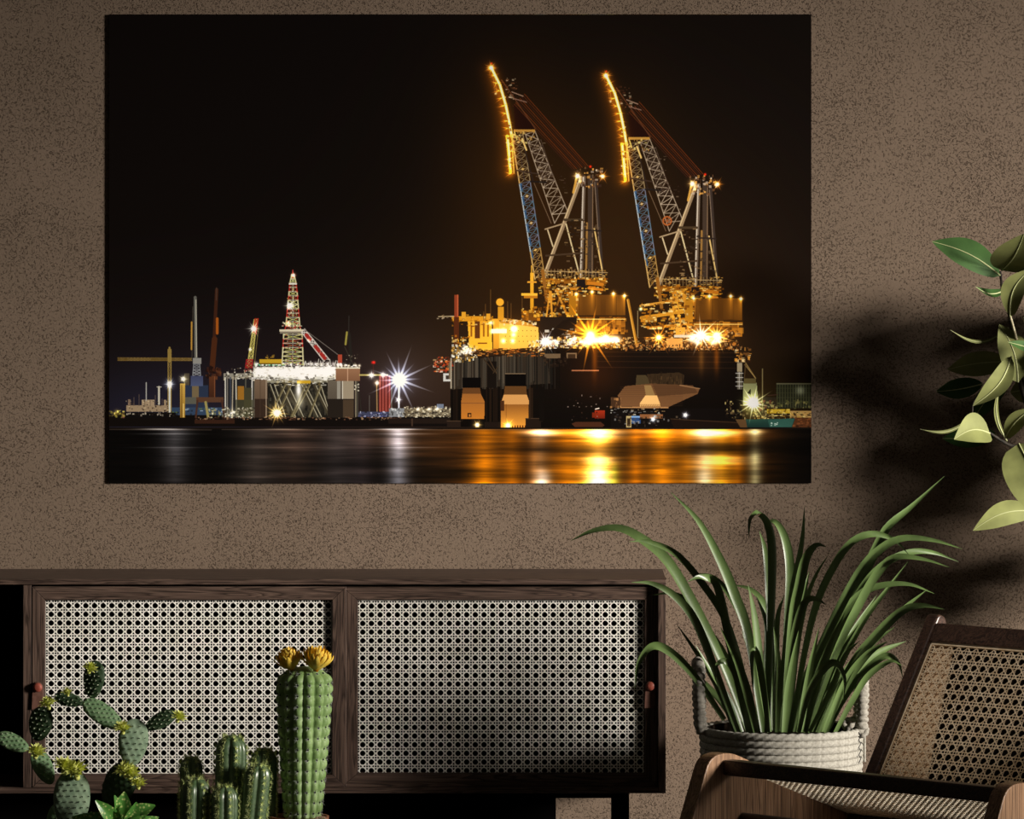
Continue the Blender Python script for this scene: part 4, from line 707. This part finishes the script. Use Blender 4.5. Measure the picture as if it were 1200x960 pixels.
BL_ = [
 ([(10, 592), (22, 520), (60, 474), (110, 490), (180, 560), (262, 680)], 10, -.66, -.66), ([(235, 570), (243, 525), (275, 520), (310, 580), (335, 650), (347, 712)], 10, -.70, -.74),
 ([(-172, 178), (-110, 150), (-40, 142), (20, 168), (100, 235), (180, 370), (255, 520), (330, 705)], 13, -.60, -.52), ([(-6, 180), (50, 180), (130, 215), (205, 300), (268, 400), (318, 560), (343, 705)], 11, -.62, -.66),
 ([(112, 42), (188, 122), (248, 230), (290, 330), (330, 450), (372, 708)], 12, -.60, -.56), ([(0, 294), (60, 298), (122, 332), (180, 402), (236, 540), (300, 705)], 10, -.66, -.70),
 ([(330, 172), (336, 118), (362, 100), (388, 130), (400, 210), (396, 400), (384, 712)], 14, -.66, -.76), ([(372, 128), (404, 124), (432, 172), (446, 260), (440, 400), (418, 710)], 11, -.58, -.54),
 ([(487, 78), (482, 180), (456, 330), (436, 500), (408, 710)], 12, -.64, -.66), ([(548, 194), (520, 190), (492, 226), (474, 300), (452, 420), (428, 712)], 12, -.68, -.76),
 ([(556, 214), (520, 275), (490, 360), (466, 500), (446, 710)], 8, -.6, -.56), ([(780, 216), (740, 174), (680, 158), (622, 182), (572, 250), (522, 360), (484, 520), (452, 712)], 11, -.62, -.58),
 ([(930, 200), (850, 176), (765, 170), (702, 200), (640, 270), (560, 420), (500, 560), (462, 710)], 11, -.66, -.70), ([(894, 252), (820, 230), (742, 225), (690, 268), (640, 352), (570, 500), (492, 710)], 11, -.68, -.76),
 ([(920, 236), (850, 210), (785, 210), (716, 242), (650, 312), (565, 470), (500, 710)], 10, -.58, -.50), ([(880, -4), (790, 80), (722, 140), (680, 222), (622, 345), (542, 520), (482, 710)], 13, -.56, -.46),
 ([(852, 326), (780, 300), (702, 304), (640, 332), (562, 430), (520, 560), (482, 712)], 10, -.62, -.66), ([(832, 314), (764, 368), (700, 432), (625, 525), (565, 625), (522, 712)], 11, -.66, -.66),
 ([(880, 370), (820, 360), (762, 375), (690, 442), (612, 542), (545, 705)], 11, -.7, -.78), ([(778, 236), (722, 310), (660, 392), (600, 500), (542, 640), (512, 710)], 8, -.58, -.56),
 ([(772, 460), (702, 488), (640, 530), (582, 600), (542, 705)], 12, -.56, -.5), ([(764, 566), (752, 520), (716, 502), (660, 545), (602, 620), (552, 712)], 10, -.62, -.64),
 ([(762, 528), (725, 518), (662, 560), (612, 640), (572, 712)], 8, -.68, -.72), ([(596, 626), (600, 565), (578, 522), (545, 535), (500, 605), (470, 712)], 9, -.74, -.82),
 ([(126, 410), (190, 500), (242, 585), (292, 702)], 8, -.60, -.58), ([(158, 292), (200, 279), (242, 300), (272, 420), (300, 560), (332, 712)], 13, -.68, -.76),
 ([(160, 270), (240, 286), (312, 392), (350, 540), (362, 712)], 9, -.58, -.52), ([(328, 300), (345, 400), (362, 560), (386, 712)], 12, -.7, -.74),
 ([(344, 622), (340, 510), (354, 490), (374, 600), (386, 702)], 9, -.74, -.80), ([(360, 150), (376, 210), (388, 350), (398, 600), (400, 712)], 10, -.56, -.52),
 ([(280, 300), (340, 318), (380, 382), (400, 560), (404, 712)], 9, -.54, -.48), ([(548, 358), (520, 341), (490, 350), (464, 425), (442, 560), (430, 712)], 10, -.72, -.80),
 ([(528, 420), (506, 520), (490, 610), (470, 712)], 9, -.7, -.74), ([(640, 460), (602, 502), (562, 602), (502, 712)], 9, -.72, -.74),
 ([(60, 330), (120, 326), (180, 365), (240, 470), (290, 600), (330, 712)], 9, -.56, -.50), ([(430, 330), (412, 400), (408, 560), (406, 712)], 9, -.58, -.56),
 ([(350, 330), (380, 420), (376, 560), (372, 712)], 9, -.56, -.54), ([(500, 262), (482, 350), (462, 480), (440, 712)], 9, -.54, -.50), ([(620, 330), (560, 420), (520, 540), (470, 712)], 10, -.55, -.50),
 ([(690, 330), (620, 440), (560, 560), (500, 712)], 10, -.54, -.48), ([(200, 400), (250, 480), (300, 590), (340, 712)], 11, -.55, -.5), ([(250, 420), (300, 520), (332, 620), (352, 712)], 11, -.72, -.76),
 ([(720, 460), (660, 500), (600, 580), (540, 712)], 11, -.70, -.74), ([(740, 420), (660, 480), (590, 570), (530, 712)], 10, -.60, -.6), ([(600, 380), (560, 470), (520, 590), (490, 712)], 10, -.7, -.75),
 ([(470, 430), (455, 520), (440, 620), (430, 712)], 11, -.74, -.78), ([(400, 420), (412, 520), (410, 620), (408, 712)], 10, -.73, -.76), ([(310, 430), (345, 540), (362, 640), (378, 712)], 11, -.56, -.55),
 ([(580, 430), (540, 520), (500, 620), (470, 712)], 11, -.57, -.55), ([(520, 480), (490, 560), (465, 640), (450, 712)], 10, -.56, -.55), ([(180, 470), (230, 560), (280, 640), (310, 712)], 10, -.63, -.63),
 ([(680, 520), (630, 570), (580, 640), (545, 712)], 10, -.60, -.58), ([(640, 410), (580, 500), (530, 610), (490, 712)], 11, -.64, -.66), ([(160, 530), (215, 590), (265, 650), (300, 712)], 10, -.57, -.52)]
for i, (pts, w, a, b_) in enumerate(BL_):
    blade([(x, y if y < 690 else 716) for x, y in pts], w, a, b_, rnd.uniform(-.9, .9))

# ================================================================ rubber plant
YR = -.24
rp = empty('rubber_plant', (W(1330, 0, YR).x, YR, 0), 'rubber plant with broad olive leaves reaching in at the upper right', 'plant')
def leaf(base, tip, w, yb=YR, yt=None, roll=0., bend=0., fold=.12, side=0., flip=False, shape=1.0, nu=14, nv=4):
    yt = yb if yt is None else yt
    a, t = W(*base, yb), W(*tip, yt); ax = t-a; Ln = ax.length; ax.normalize(); cn = Vector((0, -1, 0)); s = ax.cross(cn).normalized(); nn = s.cross(ax).normalized()
    r = Matrix.Rotation(roll, 3, ax); s = r @ s; nn = r @ nn
    if flip: s = -s
    w = w*K(yb)*.5; bm = bmesh.new(); rows = []; mid = []
    for i in range(nu+1):
        q = i/nu; c = a+ax*Ln*q+nn*bend*Ln*math.sin(math.pi*q)+s*side*Ln*math.sin(math.pi*q); mid.append(c)
        hw = w*max(0., math.sin(math.pi*min(1, q**shape))**.62)*(1-.12*q) if 0 < i < nu else w*.02
        hw *= (1-max(0, (q-.6)/.4)**2*.45)
        rows.append([bm.verts.new(c+s*hw*(j/nv)+nn*fold*hw*abs(j/nv)**1.3) for j in range(-nv, nv+1)])
    for p, q in zip(rows, rows[1:]):
        for j in range(2*nv): bm.faces.new((p[j], p[j+1], q[j+1], q[j]))
    lf = obj('leaf', bm, M['rubber_leaf'], rp, smooth=True)
    bm = bmesh.new(); tube(bm, [m_+nn*.0004 for m_ in mid], [.0019*(1-.75*i/nu) for i in range(nu+1)], 6)
    bmesh.ops.translate(bm, verts=bm.verts, vec=-org(rp)); me_ = bpy.data.meshes.new('midrib'); bm.to_mesh(me_); bm.free(); me_.materials.append(M['midrib']); o = bpy.data.objects.new('midrib', me_); C.objects.link(o); o.parent = lf
# (base, tip, width ...) read off the photograph; flip shows the pale underside
leaf((1172, 323), (1092, 283), 36, -0.260, -0.290, .15, .05, .16, .06, False)
leaf((1174, 317), (1200, 274), 54, -0.270, -0.390, .2, .06, .1, -.03, True, .9)
leaf((1184, 371), (1210, 314), 30, -0.290, -0.310, -.25, .08, .2, .14, True)
leaf((1178, 340), (1143, 336), 15, -0.250, -0.290, .9, -.1, .2, -.12, False)
leaf((1182, 384), (1114, 387), 4.5, -0.230, -0.250, .1, 0, .1, .22, True)
leaf((1193, 448), (1171, 380), 38, -0.250, -0.260, .1, .05, .12, -.08, True)
leaf((1184, 424), (1110, 433), 33, -.13, -.12, -.3, .05, .15, -.06, True)
leaf((1185, 418), (1140, 476), 27, -0.310, -0.350, .3, .1, .3, .13, True)
leaf((1152, 450), (1097, 459), 27, -.10, -.09, .4, .02, .2, -.04, False)
leaf((1182, 445), (1140, 493), 28, -.12, -.10, .3, .05, .2, .05, False)
leaf((1139, 488), (1078, 503), 4.5, -0.230, -0.250, .1, 0, .1, .16, True)
leaf((1160, 508), (1118, 515), 40, -0.310, -0.370, .35, .08, .35, -.12, True, .8)
leaf((1168, 509), (1104, 514), 26, -.12, -.10, .3, .04, .2, -.04, False)
leaf((1180, 517), (1171, 454), 6, -0.250, -0.270, .1, 0, .1, .12, True)
leaf((1178, 514), (1212, 478), 22, -0.290, -0.330, -.2, .05, .25, .08, True)
leaf((1194, 520), (1222, 612), 68, -0.310, -0.390, .1, .12, .12, .05, True, .8)
leaf((1216, 600), (1140, 622), 31, -0.260, -0.290, -.1, .05, .2, -.13, True)
leaf((1222, 414), (1181, 401), 14, -0.320, -0.350, .5, .04, .2, 0, False)
leaf((1216, 455), (1184, 460), 34, -0.210, -0.190, .4, .03, .1, 0, True)
leaf((1180, 352), (1212, 322), 18, -0.210, -0.190, .8, .03, .1, 0, False)
leaf((1200, 372), (1230, 392), 20, -0.290, -0.290, .1, .03, .1, 0, True)
leaf((1205, 440), (1245, 420), 40, -0.250, -0.290, .3, .03, .1, 0, True)
# unseen leaves added past the edge of the frame to deepen the wall shadow
for k in range(95):
    bx, by = rnd.uniform(1222, 1390), rnd.uniform(330, 705); a = rnd.uniform(0, 6.28); ln = rnd.uniform(60, 85)
    tx = bx+ln*math.cos(a)
    if tx < 1224: tx = 2*bx-tx
    leaf((bx, by), (tx, by+ln*math.sin(a)*.8), rnd.uniform(34, 50), YR+rnd.uniform(-.14, .14), YR+rnd.uniform(-.16, .16), rnd.uniform(-.9, .9), .06, .15, 0, rnd.random() < .5, nu=8, nv=2)
def stem(name, pts, r0, r1, m):
    pts = spline([W(*p) for p in pts], 30); bm = bmesh.new(); tube(bm, pts, [r0+(r1-r0)*i/30+.0006*math.sin(i*2.3) for i in range(31)], 8); obj(name, bm, m, rp, smooth=True)
stem('branch', [(1172, 318, -0.260), (1175, 340, -0.250), (1184, 372, -0.250), (1192, 415, -0.240), (1198, 455, -0.240), (1214, 500, -0.240), (1240, 560, -0.240), (1300, 680, -0.240), (1330, 760, -0.240)], .0026, .012, M['bark'])
stem('twig', [(1184, 371, -0.290), (1187, 382, -0.280), (1190, 392, -0.270), (1192, 402, -0.250)], .0028, .0034, M['twig'])
stem('branch', [(1158, 506, -0.310), (1170, 514, -0.290), (1184, 522, -0.270), (1204, 526, -0.250), (1240, 548, -0.240)], .0026, .005, M['bark'])
stem('branch', [(1139, 488, -0.230), (1142, 470, -0.210), (1160, 452, -0.200), (1182, 440, -0.220), (1197, 446, -0.240)], .0018, .004, M['bark'])
stem('branch', [(1206, 602, -0.270), (1240, 606, -0.250), (1290, 660, -0.240)], .003, .006, M['bark'])
pc = W(1330, 0, YR); stem('trunk', [(1330, 755, YR), (1334, 830, YR), (1330, 880, YR), (1330, 905, YR)], .013, .017, M['bark'])
bm = bmesh.new(); lathe(bm, [(.11, 0), (.15, .02), (.165, .30), (.172, .30), (.172, .335), (.155, .335), (.15, .29)], (pc.x, pc.y), 40); obj('planter', bm, M['planter'], rp, 'dark planter outside the frame', smooth=True, bevel=0)

# ================================================================ cacti on a low bench (the bench and pots lie below the frame)
YC = -1.15; ck = K(YC); ZB = .085
bench = empty('plant_bench', (W(200, 0, YC).x, YC, 0), 'low dark bench carrying the cactus pots below the frame', 'bench')
bm = bmesh.new(); a, c = W(-20, 0, YC), W(430, 0, YC); box(bm, a.x, c.x, YC-.16, YC+.20, ZB-.025, ZB); obj('bench_top', bm, M['chair_dark'], bench, bevel=.003)
for x in (a.x+.03, c.x-.07):
    for y in (YC-.15, YC+.15):
        bm = bmesh.new(); box(bm, x, x+.04, y, y+.04, 0, ZB-.025); obj('leg', bm, M['chair_dark'], bench)
def pot(par, px, y, r, ztop, m=None):
    x = W(px, 0, y).x; bm = bmesh.new(); lathe(bm, [(r*.68, ZB), (r*.92, ztop-.03), (r, ztop-.03), (r*1.02, ztop), (r*.9, ztop), (r*.88, ztop-.012)], (x, y), 40); obj('pot', bm, m or M['terracotta'], par, smooth=True)
def zpx(py, y=YC): return W(0, py, y).z

def flower(par, px, py, r, m, y=YC-.03, n=26, up=.5, tilt=(0, 0), name='flower', pl=1., pw=.17):
    c = W(px, py, y); bm = bmesh.new(); r = r*K(y); ax = Vector((tilt[0], -.35, 1+tilt[1])).normalized(); u = ax.orthogonal().normalized(); s = ax.cross(u)
    for k in range(n):
        an = k*2.39996; q = (k+.5)/n; op = math.radians(8+ (80*q**.8)*(1-up*.5)); d = (ax*math.cos(op)+(u*math.cos(an)+s*math.sin(an))*math.sin(op)).normalized(); L_ = r*pl*rnd.uniform(.85, 1.15); side = d.cross(ax).normalized(); nn = side.cross(d)
        rows = []
        for i in range(5):
            t = i/4; w_ = r*pw*math.sin(math.pi*min(.97, .22+.75*t)); p = c-ax*r*.45+d*L_*t+nn*(.12*L_*math.sin(math.pi*t)); rows.append((bm.verts.new(p-side*w_+nn*w_*.4), bm.verts.new(p), bm.verts.new(p+side*w_+nn*w_*.4)))
        for a_, b_ in zip(rows, rows[1:]):
            bm.faces.new((a_[0], a_[1], b_[1], b_[0])); bm.faces.new((a_[1], a_[2], b_[2], b_[1]))
    tube(bm, [c-ax*r*.62, c-ax*r*.4], [r*.16, r*.2], 8)
    return obj(name, bm, m, par, smooth=True)

pp_ = empty('prickly_pear_cactus', (W(105, 0, YC).x, YC, ZB), 'branching prickly pear cactus with flat studded pads and lime flowers', 'cactus')
def pad(cx, cy, a, b_, ang, m, y=YC, yaw=0., am='areole_pale'):
    """a, b: half length and half width in px, ang: turn of the long axis from the vertical, clockwise seen"""
    c = W(cx, cy, y); k = K(y); a *= k; b_ *= k; th = min(b_, a)*.36; g = math.radians(ang); ax = Vector((math.sin(g), 0, math.cos(g))); s = Vector((math.cos(g), 0, -math.sin(g))); nn = Vector((0, -1, 0)); r = Matrix.Rotation(yaw, 3, ax); s = r @ s; nn = r @ nn
    sp = max(.0105, min(.0140, b_/2.3)); pts = []
    for i in range(-8, 9):
        for j in range(-9, 10):
            u, v = (i+(j % 2)*.5)*sp, j*sp*.87
            if (u/b_)**2+(v/a)**2 < .90: pts.append((u, v))
    PT = np.array(pts); bm = bmesh.new(); NU, NV = 30, 46; rows = []
    for j in range(1, NV):
        la = math.pi*j/NV; v = -math.cos(la); row = []
        for i in range(NU*2):
            lo = 2*math.pi*i/(NU*2); rr_ = math.sin(la); u = rr_*math.cos(lo); d = rr_*math.sin(lo); wz = 1+.14*v
            U, V = u*b_*wz, v*a; e = np.exp(-((PT[:, 0]-U)**2+(PT[:, 1]-V)**2)/(sp*.30)**2).sum(); D = d*th+math.copysign(min(1, abs(d)*3), d)*.0030*e
            row.append(bm.verts.new(c+s*U+ax*V+nn*D))
        rows.append(row)
    n2 = NU*2
    for p, q in zip(rows, rows[1:]):
        for i in range(n2): bm.faces.new((p[i], p[(i+1) % n2], q[(i+1) % n2], q[i]))
    bm.faces.new(rows[0][::-1]); bm.faces.new(rows[-1]); bmesh.ops.recalc_face_normals(bm, faces=bm.faces)
    o = obj('pad', bm, m, pp_, smooth=True)
    bm = bmesh.new()
    for U, V in pts:
        f_ = 1-(U/b_)**2-(V/a)**2; D = th*math.sqrt(max(f_, 0))+.0029
        for sg in (1, -1):
            p = c+s*U+ax*V+nn*D*sg
            for k_ in range(3): an = rnd.uniform(0, 6.28); spike(bm, p, (nn*sg+s*math.cos(an)*.9+ax*math.sin(an)*.9)*.0030, .0010)
    bmesh.ops.translate(bm, verts=bm.verts, vec=-org(pp_)); me_ = bpy.data.meshes.new('areoles'); bm.to_mesh(me_); bm.free(); me_.materials.append(M[am]); q = bpy.data.objects.new('areoles', me_); C.objects.link(q); q.parent = o; q['kind'] = 'stuff'
    return o
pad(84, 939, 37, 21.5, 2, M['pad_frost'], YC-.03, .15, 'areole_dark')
pad(47.3, 848.5, 20.5, 15, 12, M['pad_shaded'], YC+.02, -.35)
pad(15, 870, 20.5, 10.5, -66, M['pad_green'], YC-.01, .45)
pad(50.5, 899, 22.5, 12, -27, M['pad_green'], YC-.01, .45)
pad(110, 796.5, 22.5, 13.2, 6, M['pad_shaded'], YC+.03, -.35)
pad(80.5, 820, 17.5, 8.8, -77, M['pad_shaded'], YC+.03, -.3)
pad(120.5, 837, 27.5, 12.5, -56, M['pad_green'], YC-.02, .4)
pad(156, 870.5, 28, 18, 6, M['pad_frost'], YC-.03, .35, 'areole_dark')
pad(188, 844.5, 20, 9.6, 62, M['pad_shaded'], YC+.02, -.35)
pad(139, 922, 30, 21, 24, M['pad_shaded'], YC+.04, -.5, 'areole_dark')
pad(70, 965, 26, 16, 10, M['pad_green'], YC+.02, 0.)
for px_, py_, r_, n_ in ((105.6, 780, 8, 22), (78.7, 808, 6, 18), (56, 821, 9, 26), (43, 878, 10, 28), (77, 895, 12, 26), (88, 900, 13, 30), (143.8, 850, 9, 26), (209.8, 837, 8.5, 24), (146, 899, 11, 28), (154, 903, 10, 26), (162.5, 915, 8.5, 26)):
    flower(pp_, px_, py_+3, r_*1.5, M['flower_lime'], YC-.055, int(n_*1.7), .5, (rnd.uniform(-.3, .4), .0), pl=1.0, pw=.2)
pot(pp_, 105, YC, .075, zpx(968)-.01)

cc = empty('clustered_cactus', (W(266, 0, YC-.03).x, YC-.03, ZB), 'cluster of six stubby ribbed cactus stems with yellow star spines', 'cactus')
def ribbed(par, px, ptop, half, pbase, y, ribs, m, name, lean=0., depth=.16, rot=0., taper=.9):
    k = K(y); x = W(px, 0, y).x; zt = zpx(ptop, y); zb = min(zpx(pbase, y), ZB+.11); R_ = half*k; H = zt-zb; bm = bmesh.new(); N = ribs*10; rows = []; nz = 30
    def rad(t): return R_*(taper+(1-taper)*min(1, t*1.5))*math.sqrt(max(0, 1-max(0, (t-(1-R_*1.1/H))/(R_*1.1/H))**2.2))
    def P(t, an, ex=0.):
        c = abs(math.cos(ribs*(an+rot)/2))**.8; r = rad(t)*(1-depth*2*(1-c)*.62)+ex; return Vector((x+lean*H*t+r*math.cos(an), y+r*math.sin(an), zb+H*t))
    for i in range(nz+1):
        t = 1-(1-i/nz)**1.6 if i < nz else .9995; rows.append([bm.verts.new(P(t, 2*math.pi*j/N)) for j in range(N)])
    for p, q in zip(rows, rows[1:]):
        for j in range(N): bm.faces.new((p[j], p[(j+1) % N], q[(j+1) % N], q[j]))
    bm.faces.new(rows[-1]); o = obj(name, bm, m, par, smooth=True)
    bm = bmesh.new(); nn_ = int(H/.014)
    for j in range(ribs):
        an = 2*math.pi*j/ribs-rot
        for i in range(nn_+1):
            t = min(.985, i/nn_+rnd.uniform(-.008, .008)+.01); p = P(max(0, t), an); out = Vector((math.cos(an), math.sin(an), .15+1.6*max(0, t-.88)*4)).normalized(); sd_ = Vector((-math.sin(an), math.cos(an), 0)); up_ = Vector((0, 0, 1))
            for k_ in range(9):
                a_ = k_*.698+rnd.uniform(-.2, .2); spike(bm, p, (out*.7+sd_*math.cos(a_)+up_*math.sin(a_)).normalized()*rnd.uniform(.008, .014), .0009)
    bmesh.ops.translate(bm, verts=bm.verts, vec=-org(par)); me_ = bpy.data.meshes.new('spines'); bm.to_mesh(me_); bm.free(); me_.materials.append(M['spine_yellow']); q = bpy.data.objects.new('spines', me_); C.objects.link(q); q.parent = o; q['kind'] = 'stuff'
for a_ in ((268.5, 861, 18.5, 975, YC, 7, .02, .3), (224, 886, 13.5, 975, YC+.03, 7, .0, .1), (227.5, 911, 18.5, 985, YC-.05, 7, .01, .0), (262.5, 920.5, 16, 985, YC-.07, 7, .01, .2), (307, 876, 16.5, 975, YC+.02, 7, .02, .4), (304, 895, 16, 985, YC-.05, 7, .10, .05)):
    ribbed(cc, a_[0]-(14 if a_[6] == .1 else 0), a_[1], a_[2], a_[3], a_[4], a_[5], M['ribbed'], 'stem', a_[6], .2, a_[7])
pot(cc, 264, YC-.02, .105, zpx(978)-.01)

tc_ = empty('column_cactus', (W(353, 0, YC+.01).x, YC+.01, ZB), 'tall thick column cactus crowned by two golden flowers', 'cactus')
def column():
    y = YC+.01; k = K(y); x0 = W(354.5, 0, y).x; zt, zb = zpx(781, y), ZB+.10; H = zt-zb; ribs = 14; N = ribs*10; nz = 190; rows = []; zr = zpx(958, y); per = 12.6*k
    def R_(z):
        t = (z-zr)/(zt-zr); b_ = 21+(33.5-21)*max(0, min(1, (t+.05)/.85))**.8; e = max(0, (z-(zt-22*k))/(22*k)); return b_*k*math.sqrt(max(0, 1-e**2.4)) if z >= zr else 21*k*.97
    def P(z, an, ex=0.):
        c = abs(math.cos(ribs*an/2)); m_ = .5+.5*math.cos(2*math.pi*(z-zb)/per); r = R_(z)*(1-.15*(1-c**.9)-.085*(1-m_)**2.2*(.3+.7*c))+ex; return Vector((x0+(z-zr)*.015+r*math.cos(an), y+r*math.sin(an), z))
    bm = bmesh.new()
    for i in range(nz+1):
        z = zb+H*min(.9995, i/nz); rows.append([bm.verts.new(P(z, 2*math.pi*j/N)) for j in range(N)])
    for p, q in zip(rows, rows[1:]):
        for j in range(N): bm.faces.new((p[j], p[(j+1) % N], q[(j+1) % N], q[j]))
    bm.faces.new(rows[-1]); obj('trunk', bm, M['column'], tc_, smooth=True)
    s1 = bmesh.new(); s2 = bmesh.new()
    for j in range(ribs):
        an = 2*math.pi*j/ribs; i = .5
        while zb+i*per < zt-.004:
            z = zb+i*per; p = P(z, an, .0003); o_ = Vector((math.cos(an), math.sin(an), 0)); sd_ = Vector((-math.sin(an), math.cos(an), 0)); i += 1
            bmesh.ops.create_icosphere(s1, subdivisions=1, radius=.0026, matrix=Matrix.Translation(p))
            for k_ in range(9):
                a_ = k_*.698+rnd.uniform(-.3, .3); spike(s2, p, (o_*.7+sd_*math.cos(a_)+Vector((0, 0, 1))*math.sin(a_)).normalized()*rnd.uniform(.007, .013), .0004)
    obj('areoles', s1, M['areole_dark'], tc_, kind='stuff'); obj('spines', s2, M['spine_white'], tc_, kind='stuff')
column()
def gold(px, py, r, y, lean):
    c = W(px, py, y); r *= K(y); bm = bmesh.new(); ax = Vector((lean, -.12, 1)).normalized(); u = ax.orthogonal().normalized(); s = ax.cross(u); n = 58
    for k in range(n):
        an = k*2.39996; q = (k+.5)/n; out = u*math.cos(an)+s*math.sin(an); side = out.cross(ax); rows = []; h = r*(1.62-.35*q)*rnd.uniform(.92, 1.08); sp = r*(.12+.95*q**.7)
        for i in range(7):
            t = i/6; p = c+out*sp*(math.sin(t*1.75)**.9 if t else 0)+ax*h*(t-.10*q*t*t); w_ = r*.24*math.sin(math.pi*min(.985, .16+.8*t))**.8; rows.append((bm.verts.new(p-side*w_-out*w_*.5), bm.verts.new(p), bm.verts.new(p+side*w_-out*w_*.5)))
        for a_, b_ in zip(rows, rows[1:]):
            bm.faces.new((a_[0], a_[1], b_[1], b_[0])); bm.faces.new((a_[1], a_[2], b_[2], b_[1]))
    obj('flower', bm, M['flower_gold'], tc_, smooth=True)
gold(342, 786, 17, YC-.015, -.22); gold(370, 787, 19, YC-.03, .12)
pot(tc_, 350, YC+.01, 35*ck, zpx(957), M['terracotta'])

gc = empty('globe_cactus', (W(376, 0, YC-.07).x, YC-.07, ZB), 'small round cactus with pinkish spines peeping over the bottom edge', 'cactus')
y = YC-.075; c = W(376, 967, y); bm = bmesh.new(); bmesh.ops.create_uvsphere(bm, u_segments=24, v_segments=16, radius=.017, matrix=Matrix.Translation(c)); obj('globe', bm, M['ribbed'], gc, smooth=True)
bm = bmesh.new()
for k in range(260):
    q = 1-2*(k+.5)/260; a = k*2.39996; d = Vector((math.sqrt(1-q*q)*math.cos(a), math.sqrt(1-q*q)*math.sin(a), q))
    if d.z > -.4:
        for _ in range(3): spike(bm, c+d*.0165, (d+Vector((rnd.uniform(-.6, .6), rnd.uniform(-.6, .6), rnd.uniform(-.3, .6)))).normalized()*.0045, .0006)
obj('spines', bm, M['spine_pink'], gc, kind='stuff')
x = c.x; bm = bmesh.new(); lathe(bm, [(.014, ZB), (.019, ZB+.03), (.022, ZB+.10), (.024, c.z-.010), (.019, c.z-.012)], (x, y), 24); obj('pot', bm, M['terracotta'], gc, smooth=True)

lp = empty('speckled_plant', (W(145, 0, YC-.08).x, YC-.08, ZB), 'small bright green leafy plant with pale speckles in front of the prickly pear', 'plant')
def sleaf(b, t, w, y0, y1, roll, bend=.1):
    a, q = W(*b, y0), W(*t, y1); ax = q-a; Ln = ax.length; ax.normalize(); s = ax.cross(Vector((0, -1, 0))).normalized(); nn = s.cross(ax); r = Matrix.Rotation(roll, 3, ax); s = r @ s; nn = r @ nn; w = w*ck*.75; bm = bmesh.new(); rows = []
    for i in range(13):
        u = i/12; c_ = a+ax*Ln*u+nn*bend*Ln*math.sin(math.pi*u); hw = w*max(.04, math.sin(math.pi*min(.985, u**.85))**.75); rows.append([bm.verts.new(c_+s*hw*j/3+nn*.3*hw*abs(j/3)) for j in range(-3, 4)])
    for p, q_ in zip(rows, rows[1:]):
        for j in range(6): bm.faces.new((p[j], p[j+1], q_[j+1], q_[j]))
    obj('leaf', bm, M['speckled'], lp, smooth=True)
for b, t, w, r in (((142, 966), (146, 928), 15, 0), ((138, 966), (112, 938), 12, .3), ((146, 966), (182, 944), 15, -.6), ((136, 968), (100, 954), 12, .2), ((142, 970), (124, 946), 13, -.2), ((150, 970), (170, 956), 12, .2), ((130, 972), (84, 958), 13, .5), ((148, 968), (160, 940), 12, .4), ((140, 972), (136, 944), 11, -.4), ((128, 974), (106, 952), 12, .1), ((136, 960), (134, 932), 9, .9), ((120, 976), (72, 968), 12, .2), ((140, 970), (153, 948), 9, .3), ((136, 972), (128, 952), 9, -.3), ((150, 974), (186, 958), 10, -.3), ((140, 976), (118, 964), 11, 0), ((148, 976), (162, 966), 11, 0)):
    sleaf(b, t, w, YC-.08, YC-.10+rnd.uniform(-.03, .03), r)
bm = bmesh.new(); tube(bm, [W(142, 968, YC-.08), Vector((W(142, 0, YC-.08).x, YC-.08, ZB+.05))], [.006, .008], 8); obj('stem', bm, M['bark'], lp)
x = W(142, 0, YC-.08).x; bm = bmesh.new(); lathe(bm, [(.032, ZB), (.042, ZB+.09), (.045, ZB+.09), (.045, ZB+.115), (.038, ZB+.115)], (x, YC-.08), 24); obj('pot', bm, M['terracotta'], lp, smooth=True)
